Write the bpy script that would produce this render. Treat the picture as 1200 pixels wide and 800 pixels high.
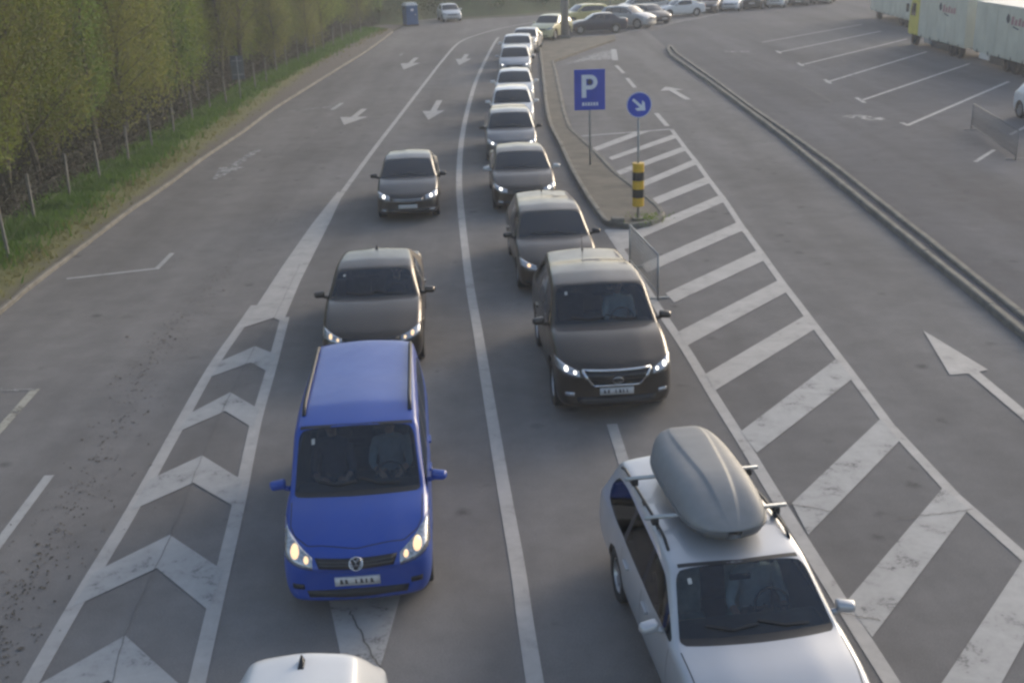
import bpy, bmesh, math, random
import numpy as np
from mathutils import Vector, Matrix
from mathutils.bvhtree import BVHTree

for _o in list(bpy.data.objects):
    bpy.data.objects.remove(_o)
SC = bpy.context.scene
COL = SC.collection
R = math.radians

# ------------------------------------------------------------------ camera
CAM_H = 7.5
cam_data = bpy.data.cameras.new('camera')
cam = bpy.data.objects.new('camera', cam_data)
COL.objects.link(cam)
cam_data.sensor_width = 36.0
cam_data.lens = 1320.0 / 1200.0 * 36.0
cam_data.clip_start = 0.1
cam_data.clip_end = 3000.0
cam.location = (0, 0, CAM_H)
cam.rotation_mode = 'XYZ'
_m = Matrix.Rotation(R(90 - 20.0), 3, 'X') @ Matrix.Rotation(R(-2.0), 3, 'Z')
cam.rotation_euler = _m.to_euler('XYZ')
SC.camera = cam

# ------------------------------------------------------------------ sky, sun, exposure
SUN_AZ, SUN_EL = 42.0, 18.0          # degrees right of straight ahead, above the horizon
world = bpy.data.worlds.new('World')
SC.world = world
world.use_nodes = True
wn = world.node_tree
wn.nodes.clear()
sky = wn.nodes.new('ShaderNodeTexSky')
sky.sky_type = 'NISHITA'
sky.sun_disc = False
sky.sun_elevation = R(SUN_EL)
sky.sun_rotation = R(SUN_AZ)
sky.air_density = 1.0
sky.dust_density = 2.5
sky.ozone_density = 1.0
hsv = wn.nodes.new('ShaderNodeHueSaturation')
hsv.inputs['Saturation'].default_value = 0.9
bg = wn.nodes.new('ShaderNodeBackground')
bg.inputs['Strength'].default_value = 0.13
wo = wn.nodes.new('ShaderNodeOutputWorld')
wn.links.new(sky.outputs[0], hsv.inputs['Color'])
wn.links.new(hsv.outputs[0], bg.inputs['Color'])
wn.links.new(bg.outputs[0], wo.inputs['Surface'])
sun_l = bpy.data.lights.new('sun', 'SUN')
sun_l.energy = 0.5
sun_l.angle = R(25)
sun_l.color = (1.0, 0.93, 0.83)
sun = bpy.data.objects.new('sun', sun_l)
COL.objects.link(sun)
_d = Vector((math.sin(R(SUN_AZ)) * math.cos(R(SUN_EL)), math.cos(R(SUN_AZ)) * math.cos(R(SUN_EL)), math.sin(R(SUN_EL))))
sun.rotation_euler = _d.to_track_quat('Z', 'Y').to_euler()
sun.location = (30, 40, 60)
SC.view_settings.view_transform = 'Standard'
SC.view_settings.look = 'None'
SC.view_settings.gamma = 1.0
SC.view_settings.exposure = 1.02
SC.view_settings.use_curve_mapping = False
SC.render.engine = 'CYCLES'
SC.cycles.use_denoising = True
SC.cycles.filter_width = 2.7
SC.cycles.max_bounces = 8
SC.cycles.transparent_max_bounces = 24
SC.cycles.volume_bounces = 1
SC.cycles.caustics_reflective = False
SC.cycles.caustics_refractive = False

HAZE = 0.0014
# ------------------------------------------------------------------ helpers
def tag(o, label=None, cat=None, group=None, kind=None):
    if label: o['label'] = label
    if cat: o['category'] = cat
    if group: o['group'] = group
    if kind: o['kind'] = kind
    return o

def empty(name, loc=(0, 0, 0), rz=0.0):
    o = bpy.data.objects.new(name, None)
    COL.objects.link(o)
    o.empty_display_size = 0.3
    o.location = loc
    o.rotation_euler = (0, 0, rz)
    return o

def mesh_obj(name, verts, faces, mat=None, parent=None, smooth=False):
    me = bpy.data.meshes.new(name)
    me.from_pydata([tuple(v) for v in verts], [], [tuple(f) for f in faces])
    me.update()
    if smooth:
        me.polygons.foreach_set('use_smooth', [True] * len(me.polygons))
    o = bpy.data.objects.new(name, me)
    COL.objects.link(o)
    if mat: me.materials.append(mat)
    if parent: o.parent = parent
    return o

def bm_obj(name, bm, mat=None, parent=None, smooth=False):
    me = bpy.data.meshes.new(name)
    bmesh.ops.recalc_face_normals(bm, faces=bm.faces)
    bm.to_mesh(me); bm.free()
    if smooth:
        me.polygons.foreach_set('use_smooth', [True] * len(me.polygons))
    o = bpy.data.objects.new(name, me)
    COL.objects.link(o)
    if mat: me.materials.append(mat)
    if parent: o.parent = parent
    return o

def link_copy(o, parent=None):
    c = o.copy(); COL.objects.link(c)
    if parent: c.parent = parent
    return c

def copy_tree(o, parent=None):
    c = o.copy(); COL.objects.link(c); c.parent = parent
    for ch in list(o.children):
        copy_tree(ch, c)
    return c

def box_bm(bm, c, s, rot=None, bevel=0.0):
    m = Matrix.Translation(c) @ (rot.to_4x4() if rot else Matrix.Identity(4)) @ Matrix.Diagonal((*s, 1))
    r = bmesh.ops.create_cube(bm, size=1.0, matrix=m)
    if bevel:
        es = list({e for v in r['verts'] for e in v.link_edges})
        bmesh.ops.bevel(bm, geom=es, offset=bevel, segments=2, affect='EDGES', profile=0.6)

def box(name, c, s, mat, parent=None, bevel=0.0, rot=None):
    bm = bmesh.new(); box_bm(bm, c, s, rot, bevel)
    return bm_obj(name, bm, mat, parent)

def tube_bm(bm, pts, rad, seg=8, cap=True):
    pts = [Vector(p) for p in pts]
    n = len(pts)
    rads = rad if isinstance(rad, (list, tuple)) else [rad] * n
    rings = []
    up = Vector((0, 0, 1))
    for i, p in enumerate(pts):
        t = (pts[min(i + 1, n - 1)] - pts[max(i - 1, 0)]).normalized()
        a = t.cross(up)
        if a.length < 1e-3: a = t.cross(Vector((0, 1, 0)))
        a.normalize(); b = a.cross(t).normalized()
        rings.append([bm.verts.new(p + (a * math.cos(2 * math.pi * k / seg) + b * math.sin(2 * math.pi * k / seg)) * rads[i]) for k in range(seg)])
    for i in range(n - 1):
        for k in range(seg):
            bm.faces.new((rings[i][k], rings[i][(k + 1) % seg], rings[i + 1][(k + 1) % seg], rings[i + 1][k]))
    if cap:
        bm.faces.new(rings[0][::-1]); bm.faces.new(rings[-1])

def tube(name, pts, rad, mat, parent=None, seg=8, smooth=True):
    bm = bmesh.new(); tube_bm(bm, pts, rad, seg)
    return bm_obj(name, bm, mat, parent, smooth)

def catmull(pts, n=8):
    pts = [Vector((p[0], p[1])) for p in pts]
    out = []
    for i in range(len(pts) - 1):
        p0 = pts[max(i - 1, 0)]; p1 = pts[i]; p2 = pts[i + 1]; p3 = pts[min(i + 2, len(pts) - 1)]
        for k in range(n):
            t = k / n
            out.append(0.5 * ((2 * p1) + (p2 - p0) * t + (2 * p0 - 5 * p1 + 4 * p2 - p3) * t * t + (3 * p1 - p0 - 3 * p2 + p3) * t ** 3))
    out.append(pts[-1])
    return out

# ------------------------------------------------------------------ materials
def new_mat(name):
    m = bpy.data.materials.new(name); m.use_nodes = True
    nt = m.node_tree
    b = nt.nodes['Principled BSDF']
    return m, nt, b

def tex_noise(nt, scale, detail=4, rough=0.6, vec=None, dist=0.0):
    n = nt.nodes.new('ShaderNodeTexNoise')
    n.inputs['Scale'].default_value = scale
    n.inputs['Detail'].default_value = detail
    n.inputs['Roughness'].default_value = rough
    n.inputs['Distortion'].default_value = dist
    if vec: nt.links.new(vec, n.inputs['Vector'])
    return n

def ramp(nt, src, stops):
    r = nt.nodes.new('ShaderNodeValToRGB')
    e = r.color_ramp.elements
    while len(e) < len(stops): e.new(0.5)
    for k, (p, c) in enumerate(stops):
        e[k].position = p
        e[k].color = (c, c, c, 1) if not isinstance(c, (tuple, list)) else (*c, 1)
    nt.links.new(src, r.inputs[0])
    return r

def mixcol(nt, fac, a, b, mode='MIX'):
    m = nt.nodes.new('ShaderNodeMix'); m.data_type = 'RGBA'; m.blend_type = mode
    for sock, v in ((m.inputs[0], fac), (m.inputs[6], a), (m.inputs[7], b)):
        if hasattr(v, 'is_linked'): nt.links.new(v, sock)
        elif isinstance(v, (int, float)): sock.default_value = v
        else: sock.default_value = (*v, 1)
    return m.outputs[2]

def objvec(nt):
    t = nt.nodes.new('ShaderNodeTexCoord')
    return t.outputs['Object']

def worldvec(nt):
    t = nt.nodes.new('ShaderNodeNewGeometry')
    return t.outputs['Position']

def simple(name, col, rough=0.5, metal=0.0, var=0.12, scale=6.0, coat=0.0, bump=0.0):
    m, nt, b = new_mat(name)
    v = objvec(nt)
    n = tex_noise(nt, scale, 5, 0.6, v)
    lo = tuple(max(0, c * (1 - var)) for c in col); hi = tuple(min(1, c * (1 + var)) for c in col)
    r = ramp(nt, n.outputs[0], [(0.3, lo), (0.7, hi)])
    nt.links.new(r.outputs[0], b.inputs['Base Color'])
    b.inputs['Roughness'].default_value = rough
    b.inputs['Metallic'].default_value = metal
    b.inputs['Coat Weight'].default_value = coat
    if bump:
        bp = nt.nodes.new('ShaderNodeBump'); bp.inputs['Strength'].default_value = bump
        bp.inputs['Distance'].default_value = 0.01
        n2 = tex_noise(nt, scale * 8, 4, 0.6, v)
        nt.links.new(n2.outputs[0], bp.inputs['Height'])
        nt.links.new(bp.outputs[0], b.inputs['Normal'])
    return m

def paint(name, col, metal=0.0, rough=0.35, coat=0.7):
    """car paint: base coat with a road-dust film under a clear coat"""
    m, nt, b = new_mat(name)
    v = objvec(nt)
    n = tex_noise(nt, 2.5, 6, 0.65, v)
    dust = ramp(nt, n.outputs[0], [(0.35, 0.01), (0.75, 0.09)])
    c = mixcol(nt, dust.outputs[0], col, (0.22, 0.20, 0.17))
    nt.links.new(c, b.inputs['Base Color'])
    b.inputs['Metallic'].default_value = metal
    rr = ramp(nt, n.outputs[0], [(0.3, rough * 0.9), (0.7, min(1, rough * 1.3))])
    nt.links.new(rr.outputs[0], b.inputs['Roughness'])
    b.inputs['Coat Weight'].default_value = coat
    b.inputs['Specular IOR Level'].default_value = 0.3
    cr = ramp(nt, n.outputs[0], [(0.3, 0.03), (0.75, 0.13)])
    nt.links.new(cr.outputs[0], b.inputs['Coat Roughness'])
    return m

def asphalt(name, base, tint=(1, 1, 1), stain=0.5, seed=0.0):
    m, nt, b = new_mat(name)
    v = worldvec(nt)
    mp = nt.nodes.new('ShaderNodeMapping'); mp.inputs['Location'].default_value = (seed, seed * 1.7, 0)
    nt.links.new(v, mp.inputs[0]); v = mp.outputs[0]
    big = tex_noise(nt, 0.11, 5, 0.6, v, 0.4)
    mps = nt.nodes.new('ShaderNodeMapping'); mps.inputs['Scale'].default_value = (1.0, 0.07, 1.0)
    nt.links.new(v, mps.inputs[0])
    track = tex_noise(nt, 0.55, 4, 0.55, mps.outputs[0])
    mid = tex_noise(nt, 1.3, 7, 0.7, v)
    fine = tex_noise(nt, 55, 3, 0.7, v)
    c0 = tuple(base * t for t in tint)
    r1 = ramp(nt, big.outputs[0], [(0.3, tuple(c * 0.88 for c in c0)), (0.7, tuple(c * 1.12 for c in c0))])
    r2 = ramp(nt, track.outputs[0], [(0.3, 0.82), (0.68, 1.12)])
    c = mixcol(nt, 1.0, r1.outputs[0], r2.outputs[0], 'MULTIPLY')
    r3 = ramp(nt, mid.outputs[0], [(0.3, 0.86), (0.7, 1.1)])
    c = mixcol(nt, 1.0, c, r3.outputs[0], 'MULTIPLY')
    r4 = ramp(nt, fine.outputs[0], [(0.3, 0.8), (0.72, 1.22)])
    c = mixcol(nt, 1.0, c, r4.outputs[0], 'MULTIPLY')
    # oil drips and small stains
    vo = nt.nodes.new('ShaderNodeTexVoronoi'); vo.inputs['Scale'].default_value = 0.9
    nt.links.new(v, vo.inputs['Vector'])
    dn = tex_noise(nt, 3.0, 3, 0.6, v)
    ad = nt.nodes.new('ShaderNodeMath'); ad.operation = 'MULTIPLY_ADD'
    nt.links.new(dn.outputs[0], ad.inputs[0]); ad.inputs[1].default_value = 0.35
    nt.links.new(vo.outputs['Distance'], ad.inputs[2])
    sp = ramp(nt, ad.outputs[0], [(0.18, stain), (0.30, 0.0)])
    c = mixcol(nt, sp.outputs[0], c, (0.022, 0.021, 0.021))
    nt.links.new(c, b.inputs['Base Color'])
    b.inputs['Roughness'].default_value = 0.88
    b.inputs['Specular IOR Level'].default_value = 0.04
    bp = nt.nodes.new('ShaderNodeBump'); bp.inputs['Strength'].default_value = 0.5; bp.inputs['Distance'].default_value = 0.006
    nt.links.new(fine.outputs[0], bp.inputs['Height'])
    nt.links.new(bp.outputs[0], b.inputs['Normal'])
    return m

def road_paint(name, col, wear=0.35, scale=1.0):
    """painted line, worn through to the asphalt where the noise says so"""
    m, nt, b = new_mat(name)
    v = worldvec(nt)
    a = tex_noise(nt, 2.2 * scale, 8, 0.72, v, 0.3)
    f = tex_noise(nt, 26, 4, 0.75, v)
    mx = nt.nodes.new('ShaderNodeMath'); mx.operation = 'MULTIPLY_ADD'
    nt.links.new(f.outputs[0], mx.inputs[0]); mx.inputs[1].default_value = 0.45
    nt.links.new(a.outputs[0], mx.inputs[2])
    al = ramp(nt, mx.outputs[0], [(0.36 + wear * 0.35, 0.0), (0.36 + wear * 0.35 + 0.22, 1.0)])
    dirt = ramp(nt, a.outputs[0], [(0.3, tuple(c * 0.72 for c in col)), (0.65, col)])
    nt.links.new(dirt.outputs[0], b.inputs['Base Color'])
    b.inputs['Roughness'].default_value = 0.75
    tr = nt.nodes.new('ShaderNodeBsdfTransparent')
    ms = nt.nodes.new('ShaderNodeMixShader')
    nt.links.new(al.outputs[0], ms.inputs[0])
    nt.links.new(tr.outputs[0], ms.inputs[1]); nt.links.new(b.outputs[0], ms.inputs[2])
    nt.links.new(ms.outputs[0], nt.nodes['Material Output'].inputs['Surface'])
    return m

def glass(name, tint, trans=0.75, rough=0.02):
    m, nt, b = new_mat(name)
    nt.nodes.remove(b)
    tr = nt.nodes.new('ShaderNodeBsdfTransparent'); tr.inputs[0].default_value = (*[c * trans for c in tint], 1)
    gl = nt.nodes.new('ShaderNodeBsdfGlossy'); gl.inputs['Roughness'].default_value = rough
    gl.inputs['Color'].default_value = (0.86, 0.92, 1.0, 1)
    fr = nt.nodes.new('ShaderNodeFresnel'); fr.inputs[0].default_value = 1.72
    ms = nt.nodes.new('ShaderNodeMixShader')
    nt.links.new(fr.outputs[0], ms.inputs[0]); nt.links.new(tr.outputs[0], ms.inputs[1]); nt.links.new(gl.outputs[0], ms.inputs[2])
    nt.links.new(ms.outputs[0], nt.nodes['Material Output'].inputs['Surface'])
    return m

def emit(name, col, strength):
    m, nt, b = new_mat(name)
    b.inputs['Base Color'].default_value = (*col, 1)
    b.inputs['Emission Color'].default_value = (*col, 1)
    b.inputs['Emission Strength'].default_value = strength
    b.inputs['Roughness'].default_value = 0.2
    return m

def leaf_mat(name, ca, cb, trans=0.5, hue=0.02):
    m, nt, b = new_mat(name)
    oi = nt.nodes.new('ShaderNodeObjectInfo')
    v = worldvec(nt)
    n = tex_noise(nt, 1.1, 3, 0.6, v)
    ad = nt.nodes.new('ShaderNodeMath'); ad.operation = 'MULTIPLY_ADD'
    nt.links.new(oi.outputs['Random'], ad.inputs[0]); ad.inputs[1].default_value = 0.75
    nt.links.new(n.outputs[0], ad.inputs[2])
    r = ramp(nt, ad.outputs[0], [(0.35, tuple(c * .85 for c in ca)), (1.15, cb)])
    nt.links.new(r.outputs[0], b.inputs['Base Color'])
    b.inputs['Roughness'].default_value = 0.65
    tl = nt.nodes.new('ShaderNodeBsdfTranslucent')
    nt.links.new(r.outputs[0], tl.inputs[0])
    ms = nt.nodes.new('ShaderNodeMixShader'); ms.inputs[0].default_value = trans
    nt.links.new(b.outputs[0], ms.inputs[1]); nt.links.new(tl.outputs[0], ms.inputs[2])
    nt.links.new(ms.outputs[0], nt.nodes['Material Output'].inputs['Surface'])
    return m

M = {}
M['road'] = asphalt('asphalt_road', 0.192, (1.04, 0.985, 0.945), 0.45)
M['lot'] = asphalt('asphalt_lot', 0.14, (1.0, 0.975, 1.0), 0.3, 31.0)
M['white'] = road_paint('white_line_paint', (0.435, 0.415, 0.395), 0.08)
M['white_worn'] = road_paint('worn_line_paint', (0.40, 0.393, 0.383), 0.22)
M['white_faded'] = road_paint('faded_line_paint', (0.34, 0.335, 0.33), 0.6, 1.6)
M['yellow_line'] = road_paint('cream_line_paint', (0.41, 0.39, 0.33), 0.36)
M['tar'] = simple('tar_seam', (0.095, 0.093, 0.091), 0.8, 0, 0.3, 4)
M['kerb'] = simple('kerb_concrete', (0.175, 0.163, 0.14), 0.9, 0, 0.3, 2.2, 0, 0.4)
M['island'] = simple('island_grit', (0.135, 0.118, 0.092), 0.95, 0, 0.35, 1.2, 0, 0.6)
M['steel'] = simple('galvanised_steel', (0.42, 0.43, 0.44), 0.45, 0.7, 0.15, 9)
M['dullsteel'] = simple('weathered_steel', (0.27, 0.28, 0.28), 0.6, 0.3, 0.2, 9)
M['postconc'] = simple('fence_post_concrete', (0.17, 0.165, 0.15), 0.9, 0, 0.25, 5, 0, 0.3)
M['wire'] = simple('fence_wire', (0.14, 0.14, 0.13), 0.6, 0.4, 0.2, 5)
M['black'] = simple('black_plastic', (0.018, 0.018, 0.02), 0.5, 0, 0.2, 8)
M['interior'] = simple('cabin_trim', (0.028, 0.028, 0.03), 0.85, 0, 0.3, 5)
M['seat'] = simple('seat_fabric', (0.05, 0.05, 0.055), 0.9, 0, 0.25, 9)
M['rubber'] = simple('tyre_rubber', (0.022, 0.022, 0.022), 0.8, 0, 0.3, 12)
M['slat'] = simple('grille_slat', (0.06, 0.06, 0.064), 0.4, 0.3, 0.15, 9)
M['alloy'] = simple('wheel_alloy', (0.45, 0.45, 0.46), 0.35, 0.8, 0.15, 8)
M['chrome'] = simple('chrome', (0.62, 0.62, 0.63), 0.16, 1.0, 0.08, 8)
M['plate'] = simple('number_plate', (0.55, 0.55, 0.55), 0.4, 0, 0.06, 12)
M['ink'] = simple('plate_ink', (0.05, 0.05, 0.06), 0.5, 0, 0.1, 8)
M['lens'] = simple('headlamp_reflector', (0.42, 0.43, 0.45), 0.18, 0.6, 0.5, 30, 1.0)
M['bulb'] = emit('lit_headlamp', (1.0, 0.94, 0.84), 1.5)
M['bulb_warm'] = emit('lit_warm_headlamp', (1.0, 0.68, 0.38), 0.5)
M['tail'] = simple('tail_lamp', (0.35, 0.02, 0.02), 0.25, 0, 0.2, 20, 1.0)
M['glass'] = glass('windscreen_glass', (0.78, 0.90, 0.95), 0.78)
M['glass_side'] = glass('side_glass', (0.7, 0.8, 0.8), 0.5)
M['glass_far'] = simple('dark_glass', (0.02, 0.022, 0.026), 0.08, 0, 0.1, 3, 0.6)
M['bluesign'] = simple('sign_blue', (0.018, 0.055, 0.42), 0.45, 0, 0.12, 3)
M['signwhite'] = simple('sign_white', (0.66, 0.70, 0.76), 0.5, 0, 0.08, 6)
M['signyellow'] = simple('marker_yellow', (0.62, 0.37, 0.02), 0.5, 0, 0.12, 8)
M['signback'] = simple('sign_back_grey', (0.13, 0.145, 0.165), 0.6, 0.3, 0.15, 4)
M['skin'] = simple('skin', (0.42, 0.25, 0.18), 0.55, 0, 0.08, 10)
M['hair'] = simple('hair', (0.03, 0.022, 0.018), 0.6, 0, 0.2, 30)
M['bark'] = simple('bark', (0.10, 0.088, 0.07), 0.95, 0, 0.4, 6, 0, 0.7)

# ------------------------------------------------------------------ ground, road, kerbs, markings
# (positions in metres: x to the right, y away from the camera, z up)
def sheet(name, pts, z, mat, parent=None, kind=None):
    """flat polygon laid at height z"""
    bm = bmesh.new()
    vs = [bm.verts.new((p[0], p[1], z)) for p in pts]
    f = bm.faces.new(vs)
    f.normal_update()
    if f.normal.z < 0:
        f.normal_flip()
    bmesh.ops.triangulate(bm, faces=bm.faces, ngon_method='EAR_CLIP')
    me = bpy.data.meshes.new(name); bm.to_mesh(me); bm.free()
    o = bpy.data.objects.new(name, me); COL.objects.link(o)
    me.materials.append(mat)
    if parent: o.parent = parent
    if kind: o['kind'] = kind
    return o

def band(name, path, width, z, mat, parent=None, smooth=6, kind=None):
    """line of given width along a path"""
    pts = catmull(path, smooth) if smooth else [Vector((p[0], p[1])) for p in path]
    n = len(pts); vs = []; fs = []
    for i, p in enumerate(pts):
        t = (pts[min(i + 1, n - 1)] - pts[max(i - 1, 0)]).normalized()
        nn = Vector((-t.y, t.x))
        w = width if not isinstance(width, (list, tuple)) else width[0] + (width[1] - width[0]) * i / (n - 1)
        a = p + nn * w / 2; b = p - nn * w / 2
        vs += [(a.x, a.y, z), (b.x, b.y, z)]
    for i in range(n - 1):
        fs.append((2 * i, 2 * i + 1, 2 * i + 3, 2 * i + 2))
    o = mesh_obj(name, vs, fs, mat, parent)
    if kind: o['kind'] = kind
    return o

def kerb_run(name, path, width, height, mat, parent=None, smooth=4, stone=1.0, kind=None):
    """run of bevelled kerb stones along a path: each stone its own closed block with a joint"""
    pts = catmull(path, smooth) if smooth else [Vector((p[0], p[1])) for p in path]
    d = [0.0]
    for i in range(1, len(pts)): d.append(d[-1] + (pts[i] - pts[i - 1]).length)
    def at(s):
        s = min(max(s, 0), d[-1])
        i = max(1, next((k for k in range(1, len(d)) if d[k] >= s), len(d) - 1))
        t = (s - d[i - 1]) / max(1e-6, d[i] - d[i - 1])
        return pts[i - 1].lerp(pts[i], t)
    rnd = random.Random(len(name) + int(d[-1] * 10))
    vs = []; fs = []
    s = 0.0
    while s < d[-1] - 0.05:
        e = min(s + stone, d[-1])
        a = at(s + 0.008); b = at(e - 0.008)
        t = (b - a)
        if t.length < 1e-4: break
        t.normalize(); n = Vector((-t.y, t.x))
        dz = rnd.uniform(-0.006, 0.006); dn = rnd.uniform(-0.005, 0.005)
        base = len(vs)
        for q in (a, b):
            for off, z in ((width / 2, 0.0), (width / 2, height - 0.025), (width / 2 - 0.025, height), (-width / 2 + 0.025, height), (-width / 2, height - 0.025), (-width / 2, 0.0)):
                p = q + n * (off + dn)
                vs.append((p.x, p.y, z + (dz if z > 0 else -0.02)))
        for k in range(5):
            fs.append((base + k, base + k + 1, base + 6 + k + 1, base + 6 + k))
        fs.append((base, base + 1, base + 2, base + 3, base + 4, base + 5)[::-1])
        fs.append((base + 6, base + 7, base + 8, base + 9, base + 10, base + 11))
        s = e
    o = mesh_obj(name, vs, fs, mat, parent)
    bm = bmesh.new(); bm.from_mesh(o.data); bmesh.ops.recalc_face_normals(bm, faces=bm.faces); bm.to_mesh(o.data); bm.free()
    if kind: o['kind'] = kind
    return o

# soil under everything out to the horizon
gm, gnt, gb = new_mat('meadow_soil')
gv = worldvec(gnt)
gn1 = tex_noise(gnt, 0.25, 6, 0.65, gv, 0.5); gn2 = tex_noise(gnt, 6.0, 5, 0.7, gv)
gr1 = ramp(gnt, gn1.outputs[0], [(0.3, (0.040, 0.036, 0.020)), (0.55, (0.055, 0.062, 0.024)), (0.75, (0.075, 0.085, 0.03))])
gr2 = ramp(gnt, gn2.outputs[0], [(0.3, 0.65), (0.7, 1.2)])
gnt.links.new(mixcol(gnt, 1.0, gr1.outputs[0], gr2.outputs[0], 'MULTIPLY'), gb.inputs['Base Color'])
gb.inputs['Roughness'].default_value = 1.0
M['soil'] = gm
sheet('ground', [(-900, -60), (900, -60), (900, 1400), (-900, 1400)], -0.03, M['soil'], kind='structure')

left_edge = [(-11.312, 15.640), (-11.289, 20.229), (-11.199, 23.556), (-11.275, 24.925), (-11.279, 27.957), (-11.284, 29.917), (-11.285, 33.101), (-11.147, 37.085), (-11.113, 41.583), (-10.883, 47.189), (-10.819, 52.848), (-10.458, 59.880), (-9.947, 69.379), (-9.363, 80.494), (-8.929, 95.811), (-8.411, 101.789)]
top_edge = [(-6.659, 104.889), (-5.187, 106.250), (-2.111, 107.974), (1.051, 108.637), (4.297, 110.438), (9.418, 113.854), (15.189, 120.115), (23.828, 129.073), (32.577, 134.232)]
le = catmull(left_edge, 4); te = catmull(top_edge, 4)
road_pts = [(p.x, p.y) for p in le] + [(p.x, p.y) for p in te] + [(60, 134), (60, -20), (-11.2, -20)]
road = sheet('road', road_pts, 0.0, M['road'], kind='structure')
lot = sheet('parking_lot', [(10.573, 69.893), (10.687, 57.225), (10.574, 48.610), (10.577, 42.522), (10.579, 35.689), (10.039, 20.755), (10.6, 5), (58, 5), (58, 133), (20.014, 108.217), (11.083, 87.507)], 0.004, M['lot'], kind='structure')

# verge on the left: dirt strip, dry grass, green strip under the fence
vm, vnt, vb = new_mat('verge_turf')
vv = worldvec(vnt)
vsep = vnt.nodes.new('ShaderNodeSeparateXYZ'); vnt.links.new(vv, vsep.inputs[0])
vn = tex_noise(vnt, 1.6, 6, 0.7, vv)
vmul = vnt.nodes.new('ShaderNodeMath'); vmul.operation = 'MULTIPLY_ADD'
vnt.links.new(vn.outputs[0], vmul.inputs[0]); vmul.inputs[1].default_value = 1.3; vnt.links.new(vsep.outputs[0], vmul.inputs[2])
vmr = vnt.nodes.new('ShaderNodeMapRange'); vmr.inputs[1].default_value = -14.0; vmr.inputs[2].default_value = -10.4
vnt.links.new(vmul.outputs[0], vmr.inputs[0])
vr = ramp(vnt, vmr.outputs[0], [(0.0, (0.050, 0.092, 0.018)), (0.40, (0.070, 0.115, 0.024)), (0.55, (0.140, 0.150, 0.046)), (0.80, (0.155, 0.150, 0.056)), (0.92, (0.125, 0.110, 0.080)), (1.0, (0.125, 0.108, 0.095))])
vf = tex_noise(vnt, 22, 4, 0.75, vv); vfr = ramp(vnt, vf.outputs[0], [(0.3, 0.6), (0.7, 1.3)])
vnt.links.new(mixcol(vnt, 1.0, vr.outputs[0], vfr.outputs[0], 'MULTIPLY'), vb.inputs['Base Color'])
vb.inputs['Roughness'].default_value = 1.0
M['verge'] = vm
verge_in = [(p.x, p.y) for p in le if p.y > 8]
# mounded strip between kerb and fence
vs = []; fs = []
prof = [(0.05, 0.09), (0.5, 0.10), (1.0, 0.13), (1.6, 0.17), (2.2, 0.15), (2.9, 0.06), (3.8, -0.05)]
rv = random.Random(5)
for i, p in enumerate(verge_in):
    for (dx, z) in prof:
        vs.append((p[0] - dx, p[1], z + rv.uniform(-0.02, 0.02)))
np_ = len(prof)
for i in range(len(verge_in) - 1):
    for k in range(np_ - 1):
        fs.append((i * np_ + k, (i + 1) * np_ + k, (i + 1) * np_ + k + 1, i * np_ + k + 1))
mesh_obj('verge', vs, fs, M['verge'], None, True)['kind'] = 'structure'
kl = [p for p in left_edge[1:15]]
kerb_run('kerb', kl, 0.13, 0.10, M['kerb'], None, 4, 1.0, 'structure')

# ---- traffic island with its kerb
isl = [(2.655, 81.713), (2.307, 67.404), (2.073, 57.564), (1.851, 47.300), (2.022, 41.666), (2.170, 36.886), (2.372, 32.793), (2.615, 29.834), (2.754, 29.342), (3.274, 29.084), (3.900, 29.366), (4.214, 29.988), (4.228, 30.784), (4.033, 32.308), (3.478, 35.831), (3.200, 39.094), (2.927, 41.489), (2.557, 44.791), (2.673, 53.439), (3.030, 68.994), (5.435, 75.318), (8.001, 81.645), (8.325, 84.942), (4.747, 83.563)]
il = empty('traffic_island', (0, 0, 0)); il['kind'] = 'structure'
cx = sum(p[0] for p in isl) / len(isl)
bm = bmesh.new()
vt = [bm.verts.new((p[0], p[1], 0.115)) for p in isl]
vb_ = [bm.verts.new((p[0], p[1], -0.01)) for p in isl]
bm.faces.new(vt)
for k in range(len(isl)):
    j = (k + 1) % len(isl); bm.faces.new((vt[k], vt[j], vb_[j], vb_[k]))
bm.normal_update()
bmesh.ops.triangulate(bm, faces=[f for f in bm.faces if len(f.verts) > 4], ngon_method='EAR_CLIP')
bm_obj('paving', bm, M['island'], il)
kerb_run('kerb', [(2.655, 81.713), (2.307, 67.404), (2.073, 57.564), (1.851, 47.300), (2.022, 41.666), (2.170, 36.886), (2.372, 32.793), (2.615, 29.834), (2.709, 29.349)], 0.15, 0.14, M['kerb'], il, 4)
kerb_run('kerb', [(2.709, 29.349), (2.961, 29.128), (3.269, 29.039), (3.664, 29.121), (3.957, 29.451), (4.201, 29.893), (4.238, 30.680), (4.167, 31.417)], 0.15, 0.14, M['kerb'], il, 6, 0.6)
kerb_run('kerb', [(4.167, 31.417), (4.033, 32.308), (3.478, 35.831), (3.200, 39.094), (2.927, 41.489), (2.557, 44.791)], 0.15, 0.14, M['kerb'], il, 0)
kerb_run('kerb', [(2.557, 44.791), (2.574, 48.763), (2.673, 53.439), (3.030, 68.994)], 0.15, 0.14, M['kerb'], il, 0)

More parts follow.
